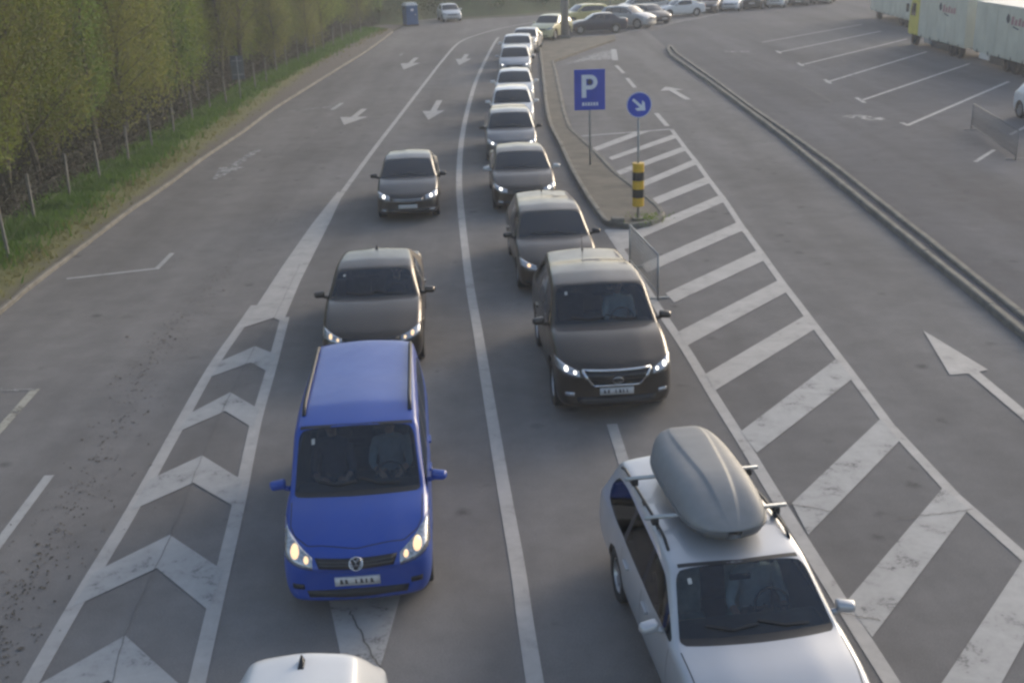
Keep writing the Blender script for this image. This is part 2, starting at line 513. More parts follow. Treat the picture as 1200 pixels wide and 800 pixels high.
# ---- long narrow median with a kerb on either side
md = empty('median', (0, 0, 0)); md['kind'] = 'structure'
m_l = [(10.346, 70.466), (10.280, 67.601), (10.346, 55.362), (10.284, 47.238), (10.237, 41.108), (10.064, 35.505), (9.644, 19.857), (9.484, 15.624)]
m_r = [(11.008, 75.033), (10.765, 70.829), (10.687, 57.225), (10.574, 48.610), (10.577, 42.522), (10.542, 35.558), (10.039, 20.755), (9.988, 16.571)]
kerb_run('kerb', m_l, 0.17, 0.15, M['kerb'], md, 0)
kerb_run('kerb', m_r, 0.17, 0.15, M['kerb'], md, 0)
kerb_run('kerb', [(10.346, 70.466), (10.477, 72.481), (10.721, 74.572), (11.060, 76.165), (11.008, 75.033)], 0.17, 0.15, M['kerb'], md, 3, 0.4)
o = sheet('infill', m_l + m_r[::-1], 0.07, M['lot'], md)

# ---- painted markings: children of the road or the parking lot
Z1 = 0.008
def line(path, w, mat='white', smooth=6, parent=None, name='lane_line'):
    return band(name, path, w, Z1 if (parent is None) else 0.011, M[mat], parent or road, smooth)
def quad(pts, mat='white', name='stripe', parent=None):
    return sheet(name, pts, Z1 if parent is None else 0.011, M[mat], parent or road)

def zquad(z, pts, mat='white', name='stripe'):
    return sheet(name, pts, z, M[mat], road)
# left edge line of the queue lane, running down into the chevron area
line([(3.996, 102.973), (0.198, 96.211), (-2.008, 89.806), (-3.131, 83.876), (-3.757, 72.124), (-4.140, 62.402), (-4.584, 50.642), (-4.891, 42.479), (-5.058, 37.154), (-5.148, 33.974)], 0.17)
# solid tip of the chevron area
zquad(0.016, [(-5.289, 34.839), (-5.077, 34.439), (-4.987, 31.129), (-4.932, 28.194), (-4.874, 25.171), (-4.746, 22.235), (-4.998, 22.537), (-5.580, 21.894), (-5.539, 23.344), (-5.531, 26.386), (-5.461, 30.606)], 'white', 'chevron_tip')
line([(-5.583, 23.468), (-5.603, 22.002), (-5.632, 19.687), (-5.532, 16.716), (-5.437, 14.062), (-5.412, 12.183), (-5.357, 10.299), (-5.329, 9.531)], 0.19)
line([(-4.770, 22.568), (-4.493, 19.578), (-4.283, 17.117), (-3.953, 14.279), (-3.767, 12.514), (-3.522, 10.197), (-3.442, 9.564)], 0.19)
for q in ([(-5.530, 20.078), (-5.048, 20.827), (-4.532, 20.301), (-4.524, 19.408), (-4.948, 19.931), (-5.543, 19.249)],
          [(-5.483, 17.608), (-5.009, 18.468), (-4.333, 17.652), (-4.276, 16.877), (-4.908, 17.630), (-5.516, 16.814)],
          [(-5.461, 15.136), (-4.874, 15.904), (-4.058, 15.001), (-3.992, 14.181), (-4.771, 14.973), (-5.455, 14.162)],
          [(-5.426, 12.541), (-4.705, 13.441), (-3.757, 12.473), (-3.725, 11.573), (-4.636, 12.591), (-5.418, 11.750)],
          [(-5.362, 10.124), (-4.583, 11.121), (-3.484, 9.936), (-3.394, 9.113), (-4.512, 10.296), (-5.363, 9.403)]):
    zquad(0.012, q, 'white_worn', 'chevron')
# centre line between the two queue lanes
line([(-0.229, 87.613), (-0.648, 80.412), (-1.375, 63.519), (-1.620, 52.275), (-1.664, 43.309), (-1.531, 36.146), (-1.290, 30.891), (-0.928, 24.700), (-0.633, 20.671), (-0.396, 17.308), (-0.196, 14.519), (-0.033, 12.411), (0.044, 11.098), (0.118, 9.994), (0.193, 8.930)], 0.19)
# right edge of the right queue lane / left edge of the hatched area
line([(2.623, 28.903), (2.872, 25.484), (3.110, 21.823), (3.265, 19.803), (3.382, 17.520), (3.503, 15.593), (3.611, 13.484), (3.730, 11.453), (3.781, 10.625), (3.838, 9.787), (3.884, 8.802)], 0.18)
zquad(0.012, [(2.564, 29.002), (3.178, 28.825), (3.006, 27.062), (2.780, 26.932)], 'white', 'stripe')
# right edge of the hatched area
line([(6.527, 44.157), (6.429, 40.117), (6.405, 37.584), (6.322, 34.819), (6.280, 32.179), (6.148, 28.952), (6.082, 26.189), (6.015, 23.741), (5.981, 21.296), (5.944, 18.747), (5.891, 16.151), (6.017, 13.796), (6.265, 12.094), (6.408, 11.141)], 0.16, 'white', 0)
band('lane_line', [(2.961, 43.323), (4.744, 43.733), (6.494, 44.164)], 0.22, 0.016, M['white_worn'], road, 2)
for q in ([(3.152, 40.749), (5.057, 43.865), (5.664, 43.937), (3.256, 40.139)],
          [(3.567, 38.869), (6.424, 42.997), (6.396, 42.155), (3.639, 38.390)],
          [(3.530, 36.369), (6.421, 40.459), (6.382, 39.626), (3.613, 35.808)],
          [(3.939, 34.328), (6.422, 38.034), (6.401, 37.215), (4.063, 33.815)],
          [(4.268, 32.383), (6.288, 35.086), (6.300, 34.249), (4.290, 31.612)],
          [(3.322, 28.715), (6.269, 32.520), (6.261, 31.686), (3.416, 28.002)],
          [(3.127, 25.596), (6.114, 29.236), (6.127, 28.412), (3.159, 24.885)],
          [(3.369, 23.298), (6.030, 26.427), (6.051, 25.592), (3.456, 22.630)],
          [(3.272, 20.811), (5.967, 23.941), (6.002, 23.146), (3.294, 19.986)],
          [(3.398, 18.532), (5.904, 21.465), (5.944, 20.707), (3.443, 17.777)]):
    zquad(0.012, q, 'white', 'hatch_stripe')
for q in ([(3.539, 16.090), (5.878, 19.053), (5.889, 18.096), (3.625, 15.313)],
          [(3.760, 13.715), (5.832, 16.387), (5.852, 15.553), (3.759, 12.854)],
          [(3.807, 11.303), (5.941, 14.005), (6.053, 13.379), (3.883, 10.586)],
          [(4.288, 9.677), (6.309, 12.192), (6.423, 11.596), (4.348, 8.937)]):
    zquad(0.012, q, 'white_worn', 'hatch_stripe')
# dashes between the slip road and the island
for a, b in (((6.567, 66.522), (6.614, 62.756)), ((6.556, 60.491), (6.527, 56.701)), ((6.492, 53.927), (6.507, 50.855)), ((6.480, 48.347), (6.478, 44.990))):
    line([a, b], 0.2, 'white', 0, None, 'dash')
zquad(0.005, [(3.633, 67.886), (6.102, 73.990), (7.368, 75.762), (7.065, 71.567), (6.676, 69.715), (5.230, 69.704)], 'white_faded', 'stripe')
line([(7.314, 75.781), (6.780, 69.202)], 0.35, 'white_worn', 0)
# dash in the right queue lane, marks under the blue van
line([(1.559, 16.552), (1.611, 14.982)], 0.17, 'white_worn', 0, None, 'dash')
quad([(-2.349, 11.855), (-1.451, 11.798), (-1.541, 10.570), (-1.574, 10.236), (-1.937, 10.256)], 'white_worn', 'arrow_head')
quad([(-1.993, 10.259), (-1.546, 10.234), (-1.400, 9.261), (-1.645, 9.024)], 'white_worn', 'arrow_shaft')

def arrow(tip, tail, head_l, head_w, shaft_w, mat='white', skew=0.0):
    t = Vector((tip[0], tip[1])); s = Vector((tail[0], tail[1]))
    d = (t - s).normalized(); n = Vector((-d.y, d.x))
    b = t - d * head_l
    pts = [t, b + n * (head_w / 2 + skew), b + n * shaft_w / 2, s + n * shaft_w / 2, s - n * shaft_w / 2, b - n * shaft_w / 2, b - n * (head_w / 2 - skew)]
    return sheet('arrow', [(p.x, p.y) for p in pts], 0.014, M[mat], road)
sheet('arrow', [(7.930, 20.374), (8.319, 18.270), (8.129, 18.206), (8.194, 16.556), (8.268, 14.010), (8.056, 13.595), (8.009, 16.135), (7.926, 18.145), (7.581, 18.097)], 0.014, M['white'], road)
arrow((8.040, 56.620), (8.408, 52.013), 1.4, 1.15, 0.3)
arrow((-6.800, 48.065), (-6.438, 52.617), 2.2, 1.25, 0.28)
arrow((-3.252, 48.657), (-3.064, 54.575), 2.6, 1.0, 0.28)
arrow((-5.843, 68.138), (-5.534, 74.733), 3.4, 1.25, 0.3)
arrow((-2.602, 69.382), (-2.305, 75.784), 3.6, 1.0, 0.3)
line([(-7.949, 52.706), (-7.755, 54.864)], 0.2, 'white_worn', 0, None, 'dash')
line([(-6.758, 76.204), (-6.648, 78.387)], 0.2, 'white_faded', 0, None, 'dash')
arrow((-9.827, 37.135), (-9.402, 42.813), 2.4, 0.9, 0.32, 'white_faded')
# bay corners on the left
line([(-10.644, 26.072), (-8.669, 26.701)], 0.15, 'white_worn', 0, None, 'bay_line')
band('bay_line', [(-8.647, 26.624), (-8.652, 28.104)], 0.13, 0.012, M['white_worn'], road, 0)
band('bay_line', [(-10.227, 18.982), (-8.624, 18.917)], 0.10, 0.012, M['white_faded'], road, 0)
line([(-8.532, 16.165), (-8.560, 17.204), (-8.640, 18.959)], 0.16, 'yellow_line', 0, None, 'bay_line')
line([(-6.964, 12.828), (-6.987, 13.417), (-7.061, 15.399)], 0.15, 'white_worn', 0, None, 'dash')
line([(-10.034, 52.665), (-8.062, 53.814)], 0.2, 'white_faded', 0, None, 'bay_line')
def lerp2(a, b, t): return a + (b - a) * t
# truck bays on the right lot
for a, b, w in (((17.281, 76.852), (27.213, 87.703), 0.15), ((16.774, 70.309), (26.721, 81.733), 0.18), ((16.399, 63.454), (26.550, 75.774), 0.18), ((15.854, 56.133), (25.036, 67.957), 0.18), ((15.728, 49.926), (25.042, 61.577), 0.17), ((15.471, 43.259), (24.002, 54.199), 0.17)):
    line([a, b], w, 'white_worn', 0, lot, 'bay_line')
for a, b in (((16.967, 71.816), (16.840, 69.273)), ((16.624, 65.111), (16.464, 62.603)), ((16.129, 57.764), (15.911, 55.137)), ((15.756, 51.282), (15.600, 48.661)), ((15.392, 44.101), (15.464, 42.859))):
    band('bay_line', [(lerp2(a[0], b[0], .2), lerp2(a[1], b[1], .2)), (lerp2(a[0], b[0], .8), lerp2(a[1], b[1], .8))], 0.17, 0.015, M['white_worn'], lot, 0)
line([(13.775, 45.537), (14.352, 45.853), (14.612, 44.912), (15.184, 45.002)], 0.55, 'white_faded', 3, lot, 'worn_mark')
line([(13.839, 71.846), (15.275, 71.347)], 0.5, 'white_faded', 0, lot, 'worn_mark')
line([(15.162, 35.995), (16.537, 37.848)], 0.14, 'white_worn', 0, lot, 'bay_line')
line([(18.248, 40.563), (19.716, 42.343)], 0.14, 'white_worn', 0, lot, 'bay_line')
line([(6.886, 83.416), (9.159, 87.542), (12.405, 92.607), (16.037, 98.275), (23.553, 110.004)], 0.5, 'white_faded', 4, lot, 'bay_line')
# joints and cracks
def crack(path, w, seed, parent=None):
    rc = random.Random(seed)
    pts = catmull(path, 10)
    pts = [(p.x + rc.uniform(-.012, .012), p.y + rc.uniform(-.02, .02)) for p in pts]
    return band('crack', pts, w, 0.0205, M['tar'], parent or road, 0)
crack([(-4.356, 9.816), (-4.583, 11.121), (-4.686, 13.372), (-4.859, 15.842), (-4.991, 18.389), (-5.038, 20.778), (-4.988, 22.480), (-5.115, 26.632)], 0.007, 1)
crack([(-2.026, 11.433), (-1.779, 10.840), (-1.552, 10.294)], 0.016, 2)
crack([(3.506, 13.783), (3.771, 13.665), (4.200, 13.441)], 0.012, 3)
crack([(5.038, 13.194), (5.491, 13.254), (6.099, 13.352)], 0.012, 4)
crack([(3.539, 11.126), (3.799, 11.006), (4.055, 10.889)], 0.012, 5)
crack([(14.194, 70.682), (14.506, 62.794), (14.482, 56.180), (14.362, 49.734)], 0.10, 6, lot)
# leaf litter and dirt crumbs along the left lane
rl = random.Random(11)
vs = []; fs = []
lit = catmull([(-5.890, 10.329), (-6.092, 11.557), (-6.226, 12.927), (-6.300, 14.764), (-6.551, 17.137), (-6.890, 19.896), (-7.008, 22.924), (-6.879, 26.114), (-6.480, 31.650)], 30)
for k in range(800):
    t = rl.random(); p = lit[int(t * (len(lit) - 1))]
    r = abs(rl.gauss(0, 0.38)); a = rl.uniform(0, 6.28)
    x = p.x + r * math.cos(a); y = p.y + rl.uniform(-.6, .6)
    s = rl.uniform(0.006, 0.018) * (2.0 if rl.random() < 0.05 else 1)
    b = len(vs); ang = rl.uniform(0, 6.28)
    for q in range(4):
        vs.append((x + s * math.cos(ang + q * 1.57) * (1.6 if q % 2 else 0.9), y + s * math.sin(ang + q * 1.57) * 1.4, Z1 + 0.003 + (0.012 if q == 1 else 0)))
    fs.append((b, b + 1, b + 2, b + 3))
o = mesh_obj('leaf_litter', vs, fs, simple('dry_leaf', (0.075, 0.064, 0.052), 0.9, 0, 0.4, 3))
tag(o, 'dark crumbs of dry leaves scattered along the left lane', 'leaf litter', None, 'stuff')

# ------------------------------------------------------------------ cars
def lerp(a, b, t): return a + (b - a) * t
HX = [0.965, 0.95, 0.928, 0.905, 0.87, 0.47]
HZ = [0.0, 0.35, 0.6, 0.8, 0.9, 1.0]
RZ = [0.0, 0.06, 0.80, 0.925, 0.972, 1.0]

def car_stations(s):
    L, H = s['L'], s['H']
    zb, zn, zc = s['zb'], s['zn'], s['zc']
    yc, yh, yr, yd, zd = s['yc'], s['yh'], s['yr'], s['yd'], s['zd']
    yw1, yw2, wr = s['wf'], s['wr'], s['rw']
    st = []          # y, w, zs, zb, zt, frac, bow, key
    def hood(y):
        t = (y - 0.16) / (yc - 0.16)
        return lerp(zn + 0.02, zc, t) + s.get('hoodbulge', 0.05) * math.sin(math.pi * min(1, max(0, t)) * 0.85)
    nb = s.get('nosebow', 0.22)
    st.append((0.0, 0.74, 0.34, zn - 0.26, zn - 0.18, 0, nb * 0.8, 'nose'))
    st.append((0.035, 0.885, 0.25, zn - 0.16, zn - 0.09, 0, nb, ''))
    st.append((0.12, 0.945, 0.20, zn - 0.08, zn - 0.005, 0, nb, ''))
    st.append((0.26, 0.975, 0.19, hood(.26) - 0.085, hood(.26), 0, nb * 0.85, ''))
    for y in (yw1 - wr * 0.75, yw1, yw1 + wr * 0.9):
        if 0.3 < y < yc - 0.12:
            st.append((y, 0.99, 0.19, min(zb, hood(y) - 0.075), hood(y), 0, nb * 0.55, ''))
    st.append((yc, 1.0, 0.18, zb - 0.005, zc, 0.05, 0.13, 'cowl0'))
    st.append((yc + 0.09, 1.0, 0.18, zb, zc + 0.03, 0.10, 0.13, 'cowl1'))
    zh = H - s.get('hdrop', 0.055)
    for t in (0.36, 0.7):
        st.append((lerp(yc + 0.09, yh, t), 1.0, 0.18, zb + 0.005, lerp(zc + 0.03, zh, t) + 0.022 * math.sin(math.pi * t), lerp(0.10, 1.0, t), lerp(0.13, 0.07, t), ''))
    st.append((yh - 0.03, 1.0, 0.18, zb + 0.01, zh - 0.012, 0.98, 0.075, 'head0'))
    st.append((yh + 0.06, 1.0, 0.18, zb + 0.01, zh + 0.012, 1.0, 0.065, 'head1'))
    yb = s['yb']; ycp = s['ycp']
    st.append((yb, 1.0, 0.18, zb + 0.015, H - 0.004, 1.0, 0.02, 'B0'))
    st.append((yb + 0.09, 1.0, 0.18, zb + 0.02, H, 1.0, 0.01, 'B1'))
    st.append((lerp(yb + .09, ycp, .55), 1.0, 0.18, zb + 0.025, H - 0.003, 1.0, 0.0, ''))
    st.append((ycp, 0.995, 0.18, zb + 0.035, H - s.get('rdrop', 0.03) * .5, 1.0, -0.01, 'C0'))
    st.append((ycp + 0.10, 0.99, 0.18, zb + 0.04, H - s.get('rdrop', 0.03) * .75, 1.0, -0.02, 'C1'))
    st.append((yr - 0.04, 0.985, 0.19, zb + 0.045, H - s.get('rdrop', 0.03), 1.0, -0.03, 'R0'))
    st.append((yr + 0.04, 0.983, 0.19, zb + 0.045, H - s.get('rdrop', 0.03) - 0.02, 0.98, -0.04, 'R1'))
    zr = H - s.get('rdrop', 0.03) - 0.02
    for t in (0.5,):
        st.append((lerp(yr + .04, yd, t), lerp(.983, .965, t), 0.19, zb + 0.045, lerp(zr, zd, t) + 0.03, lerp(0.98, 0.12, t), -0.06, ''))
    st.append((yd, 0.96, 0.19, min(zb + 0.04, zd - 0.06), zd, 0.10, -0.09, 'D0'))
    st.append((yd + 0.05, 0.955, 0.195, min(zb + 0.03, zd - 0.07), zd + 0.002, 0.03, -0.10, 'D1'))
    rest = L - (yd + 0.05)
    if rest > 0.35:
        st.append((L - rest * 0.5, 0.95, 0.2, zd - 0.085, zd + 0.005, 0, -0.11, ''))
    st.append((L - min(0.10, rest * .5), 0.925, 0.22, zd - 0.13, zd - 0.03, 0, -0.13, ''))
    st.append((L - 0.03, 0.87, 0.26, zd - 0.22, zd - 0.14, 0, -0.14, ''))
    st.append((L, 0.76, 0.34, zd - 0.34, zd - 0.26, 0, -0.12, 'tail'))
    return st

def build_cage(s):
    st = car_stations(s)
    w0 = s['W'] / 2; L = s['L']
    th = s.get('rx', [0.965, 0.955, 0.815, 0.77, 0.725, 0.38])
    verts = []; tags = []; faces = []; crease = {}
    rings = []
    for (y, wf, zs, zb, zt, fr, bow, key) in st:
        w = w0 * wf
        prof = [(0.0, zs + 0.03), (0.84, zs), (0.96, zs + (zb - zs) * 0.12), (1.0, zs + (zb - zs) * 0.46), (0.992, zs + (zb - zs) * 0.80)]
        for k in range(6):
            xf = lerp(HX[k], th[k], fr)
            if k >= 2: xf *= 1 - s.get('taper', 0.09) * fr * min(1, max(0, (y - s['yh']) / (s['yr'] - s['yh']))) ** 1.4
            zf = lerp(HZ[k], s.get('rz', RZ)[k], fr)
            prof.append((xf, zb + (zt - zb) * zf + (0.016 if (k == 5 and fr < .06) else 0.0)))
        prof.append((0.0, zt + 0.014 + 0.012 * fr))
        right = []; left = []
        for (xf, z) in prof:
            x = xf * w
            yy = y + bow * (x / w0) ** 2
            if xf == 0.0:
                i = len(verts); verts.append((0.0, yy - L / 2, z)); right.append(i); left.append(i)
            else:
                i = len(verts); verts.append((x, yy - L / 2, z)); right.append(i)
                verts.append((-x, yy - L / 2, z)); left.append(i + 1)
        rings.append((right, left, key))
    NC = len(rings[0][0])
    keys = {r[2]: i for i, r in enumerate(rings) if r[2]}
    T = {'body': 0, 'windscreen': 1, 'rear_window': 2, 'cowl': 3, 'pillar': 10}
    def side_tag(i):
        a = i
        if keys['cowl1'] <= a < keys['B0']: return 4
        if keys['B0'] <= a < keys['B1']: return 10
        if keys['B1'] <= a < keys['C0']: return 6
        if keys['C0'] <= a < keys['C1']: return 12 if s.get('quarter') else 0
        if s.get('quarter') and keys['C1'] <= a < keys['R0']: return 8
        return 0
    for i in range(len(rings) - 1):
        for side in (0, 1):
            A = rings[i][side]; B = rings[i + 1][side]
            for k in range(NC - 1):
                f = (A[k], B[k], B[k + 1], A[k + 1]) if side == 0 else (A[k + 1], B[k + 1], B[k], A[k])
                tg = 0
                if k >= 9:
                    if keys['cowl1'] <= i < keys['head0']: tg = 1
                    elif keys['R1'] <= i < keys['D0']: tg = 2
                    elif keys['cowl0'] <= i < keys['cowl1']: tg = 3
                elif k == 6:
                    tg = side_tag(i)
                    if tg: tg += side
                faces.append(f); tags.append(tg)
    for ri, flip in ((0, False), (len(rings) - 1, True)):
        A, B = rings[ri][0], rings[ri][1]
        for k in range(NC - 1):
            f = [A[k], A[k + 1], B[k + 1], B[k]]
            f = [v for j, v in enumerate(f) if v not in f[:j]]
            if flip: f = f[::-1]
            faces.append(tuple(f)); tags.append(0)
    # creases: edges where tags differ, and the shoulder line
    em = {}
    for fi, f in enumerate(faces):
        for a, b in zip(f, f[1:] + f[:1]):
            em.setdefault((min(a, b), max(a, b)), []).append(fi)
    for e, fl in em.items():
        if len(fl) == 2 and tags[fl[0]] != tags[fl[1]]:
            crease[e] = 0.55
    for i in range(len(rings) - 1):
        for side in (0, 1):
            a, b = rings[i][side][5], rings[i + 1][side][5]
            crease[(min(a, b), max(a, b))] = max(crease.get((min(a, b), max(a, b)), 0), s.get('shoulder', 0.35))
            if 1 < i < keys['cowl0']:      # pressed lines on the bonnet
                a, b = rings[i][side][10], rings[i + 1][side][10]
                crease[(min(a, b), max(a, b))] = 0.6
    return verts, faces, tags, crease

def subdiv(verts, faces, tags, crease, lvl):
    me = bpy.data.meshes.new('tmp')
    me.from_pydata(verts, [], faces)
    for k in range(16): me.materials.append(None)
    me.polygons.foreach_set('material_index', tags)
    at = me.attributes.new('crease_edge', 'FLOAT', 'EDGE')
    for e in me.edges:
        k = (min(e.vertices), max(e.vertices))
        if k in crease: at.data[e.index].value = crease[k]
    o = bpy.data.objects.new('tmp', me); COL.objects.link(o)
    md_ = o.modifiers.new('s', 'SUBSURF'); md_.levels = lvl; md_.render_levels = lvl
    dg = bpy.context.evaluated_depsgraph_get()
    ev = o.evaluated_get(dg); m2 = ev.to_mesh()
    n = len(m2.vertices); co = np.empty(n * 3); m2.vertices.foreach_get('co', co); co = co.reshape(-1, 3)
    no = np.empty(n * 3); m2.vertices.foreach_get('normal', no); no = no.reshape(-1, 3)
    fc = [tuple(p.vertices) for p in m2.polygons]
    tg = np.empty(len(fc), dtype=np.int32); m2.polygons.foreach_get('material_index', tg)
    ev.to_mesh_clear()
    bpy.data.objects.remove(o); bpy.data.meshes.remove(me)
    return co, no, fc, tg

def submesh(co, fc):
    used = sorted({v for f in fc for v in f}); mp = {v: i for i, v in enumerate(used)}
    return [tuple(co[v]) for v in used], [tuple(mp[v] for v in f) for f in fc]

class Shell:
    def __init__(self, co, fc, L):
        self.b = BVHTree.FromPolygons([tuple(c) for c in co], fc); self.L = L
    def hit(self, mode, a, b):
        if mode == 'front': o, d = Vector((a, -self.L / 2 - 1.0, b)), Vector((0, 1, 0))
        elif mode == 'rear': o, d = Vector((a, self.L / 2 + 1.0, b)), Vector((0, -1, 0))
        elif mode == 'top': o, d = Vector((a, b, 4.0)), Vector((0, 0, -1))
        elif mode == 'right': o, d = Vector((3.0, a, b)), Vector((-1, 0, 0))
        else: o, d = Vector((-3.0, a, b)), Vector((1, 0, 0))
        h, n, i, dist = self.b.ray_cast(o, d)
        if h is None:
            o2 = o + d * (1.3 if mode in ('front', 'rear') else 2.0)
            h, n, i, dist = self.b.find_nearest(o2)
        if n.dot(d) > 0: n = -n
        return h, n

def resample(pl, n):
    pl = [Vector(p) for p in pl]
    d = [0.0]
    for i in range(1, len(pl)): d.append(d[-1] + (pl[i] - pl[i - 1]).length)
    out = []
    for k in range(n):
        s = d[-1] * k / (n - 1)
        i = 1
        while i < len(d) - 1 and d[i] < s: i += 1
        t = (s - d[i - 1]) / max(1e-9, d[i] - d[i - 1])
        out.append(pl[i - 1].lerp(pl[i], min(1, max(0, t))))
    return out

def patch(sh, name, mode, lo, hi, mat, parent, off=0.006, thick=0.015, nu=10, nv=4):
    """thin piece laid on the car's skin between a lower and an upper outline"""
    A = resample(lo, nu); B = resample(hi, nu)
    vs = []; fs = []
    inner = []
    for j in range(nv):
        for i in range(nu):
            p = A[i].lerp(B[i], j / (nv - 1))
            h, n = sh.hit(mode, p.x, p.y)
            vs.append(h + n * off); inner.append(h - n * (thick - off))
    for j in range(nv - 1):
        for i in range(nu - 1):
            fs.append((j * nu + i, j * nu + i + 1, (j + 1) * nu + i + 1, (j + 1) * nu + i))
    rim = [i for i in range(nu)] + [(j * nu + nu - 1) for j in range(1, nv)] + [((nv - 1) * nu + i) for i in range(nu - 2, -1, -1)] + [j * nu for j in range(nv - 2, 0, -1)]
    b = len(vs)
    for r in rim: vs.append(inner[r])
    m = len(rim)
    for k in range(m):
        fs.append((rim[k], b + k, b + (k + 1) % m, rim[(k + 1) % m]))
    o = mesh_obj(name, vs, fs, mat, parent, False)
    bm = bmesh.new(); bm.from_mesh(o.data); bmesh.ops.recalc_face_normals(bm, faces=bm.faces); bm.to_mesh(o.data); bm.free()
    k = (nu - 1) * (nv - 1)
    o.data.polygons.foreach_set('use_smooth', [i < k for i in range(len(o.data.polygons))])
    return o

def seam(sh, name, mode, path, w, mat, parent, off=0.0025, n=24):
    pts = resample(path, n); vs = []; fs = []
    for i, p in enumerate(pts):
        t = (pts[min(i + 1, n - 1)] - pts[max(i - 1, 0)])
        t = t.normalized() if t.length > 1e-9 else Vector((1, 0))
        q = Vector((-t.y, t.x)) * w / 2
        for s_ in (1, -1):
            h, nn = sh.hit(mode, p.x + q.x * s_, p.y + q.y * s_); vs.append(h + nn * off)
    for i in range(n - 1): fs.append((2 * i, 2 * i + 1, 2 * i + 3, 2 * i + 2))
    return mesh_obj(name, vs, fs, mat, parent)

_wheel_cache = {}
def wheel_meshes(r, lod):
    key = (round(r, 3), lod)
    if key in _wheel_cache: return _wheel_cache[key]
    seg = 36 if lod else 16
    hw = 0.105
    # tyre: lathe about x
    pr = [(-hw * .75, r * .66), (-hw, r * .74), (-hw, r * .93), (-hw * .8, r * .99), (0, r), (hw * .8, r * .99), (hw, r * .93), (hw, r * .74), (hw * .75, r * .66)]
    vs = []; fs = []
    for k in range(seg):
        a = 2 * math.pi * k / seg
        for (x, q) in pr: vs.append((x, q * math.cos(a), q * math.sin(a)))
    m = len(pr)
    for k in range(seg):
        for j in range(m - 1):
            fs.append((k * m + j, ((k + 1) % seg) * m + j, ((k + 1) % seg) * m + j + 1, k * m + j + 1))
    t = bpy.data.meshes.new('wheel'); t.from_pydata(vs, [], fs); t.materials.append(M['rubber'])
    t.polygons.foreach_set('use_smooth', [True] * len(fs)); t.update()
    bm = bmesh.new()
    # rim barrel, hub and spokes on the +x face
    for (x0, x1, q0, q1) in ((hw * .72, hw * .85, r * .68, r * .62), (hw * .85, hw * .35, r * .62, r * .58)):
        ra = [bm.verts.new((x0, q0 * math.cos(2 * math.pi * k / seg), q0 * math.sin(2 * math.pi * k / seg))) for k in range(seg)]
        rb = [bm.verts.new((x1, q1 * math.cos(2 * math.pi * k / seg), q1 * math.sin(2 * math.pi * k / seg))) for k in range(seg)]
        for k in range(seg): bm.faces.new((ra[k], ra[(k + 1) % seg], rb[(k + 1) % seg], rb[k]))
    n = 5
    for k in range(n):
        a = 2 * math.pi * k / n
        d = Vector((0, math.cos(a), math.sin(a))); e = Vector((0, -math.sin(a), math.cos(a)))
        w1, w2 = r * .13, r * .17
        q = [Vector((hw * .62, 0, 0)) + d * r * .1 + e * w1, Vector((hw * .62, 0, 0)) + d * r * .1 - e * w1, Vector((hw * .7, 0, 0)) + d * r * .62 - e * w2, Vector((hw * .7, 0, 0)) + d * r * .62 + e * w2]
        top = [bm.verts.new(p) for p in q]; bot = [bm.verts.new(p - Vector((0.03, 0, 0))) for p in q]
        bm.faces.new(top); bm.faces.new(bot[::-1])
        for j in range(4): bm.faces.new((top[j], bot[j], bot[(j + 1) % 4], top[(j + 1) % 4]))
    hub = [bm.verts.new((hw * .68, r * .17 * math.cos(2 * math.pi * k / 12), r * .17 * math.sin(2 * math.pi * k / 12))) for k in range(12)]
    bm.faces.new(hub)
    back = [bm.verts.new((hw * .1, r * .6 * math.cos(2 * math.pi * k / seg), r * .6 * math.sin(2 * math.pi * k / seg))) for k in range(seg)]
    fb = bm.faces.new(back); fb.material_index = 1
    rm = bpy.data.meshes.new('rim'); bm.to_mesh(rm); bm.free(); rm.materials.append(M['alloy']); rm.materials.append(M['black'])
    _wheel_cache[key] = (t, rm)
    return t, rm

def ellipsoid_bm(bm, c, s, seg=14, rot=None):
    m = Matrix.Translation(c) @ (rot.to_4x4() if rot else Matrix.Identity(4)) @ Matrix.Diagonal((*s, 1))
    bmesh.ops.create_uvsphere(bm, u_segments=seg, v_segments=max(6, seg // 2 + 1), radius=1.0, matrix=m)

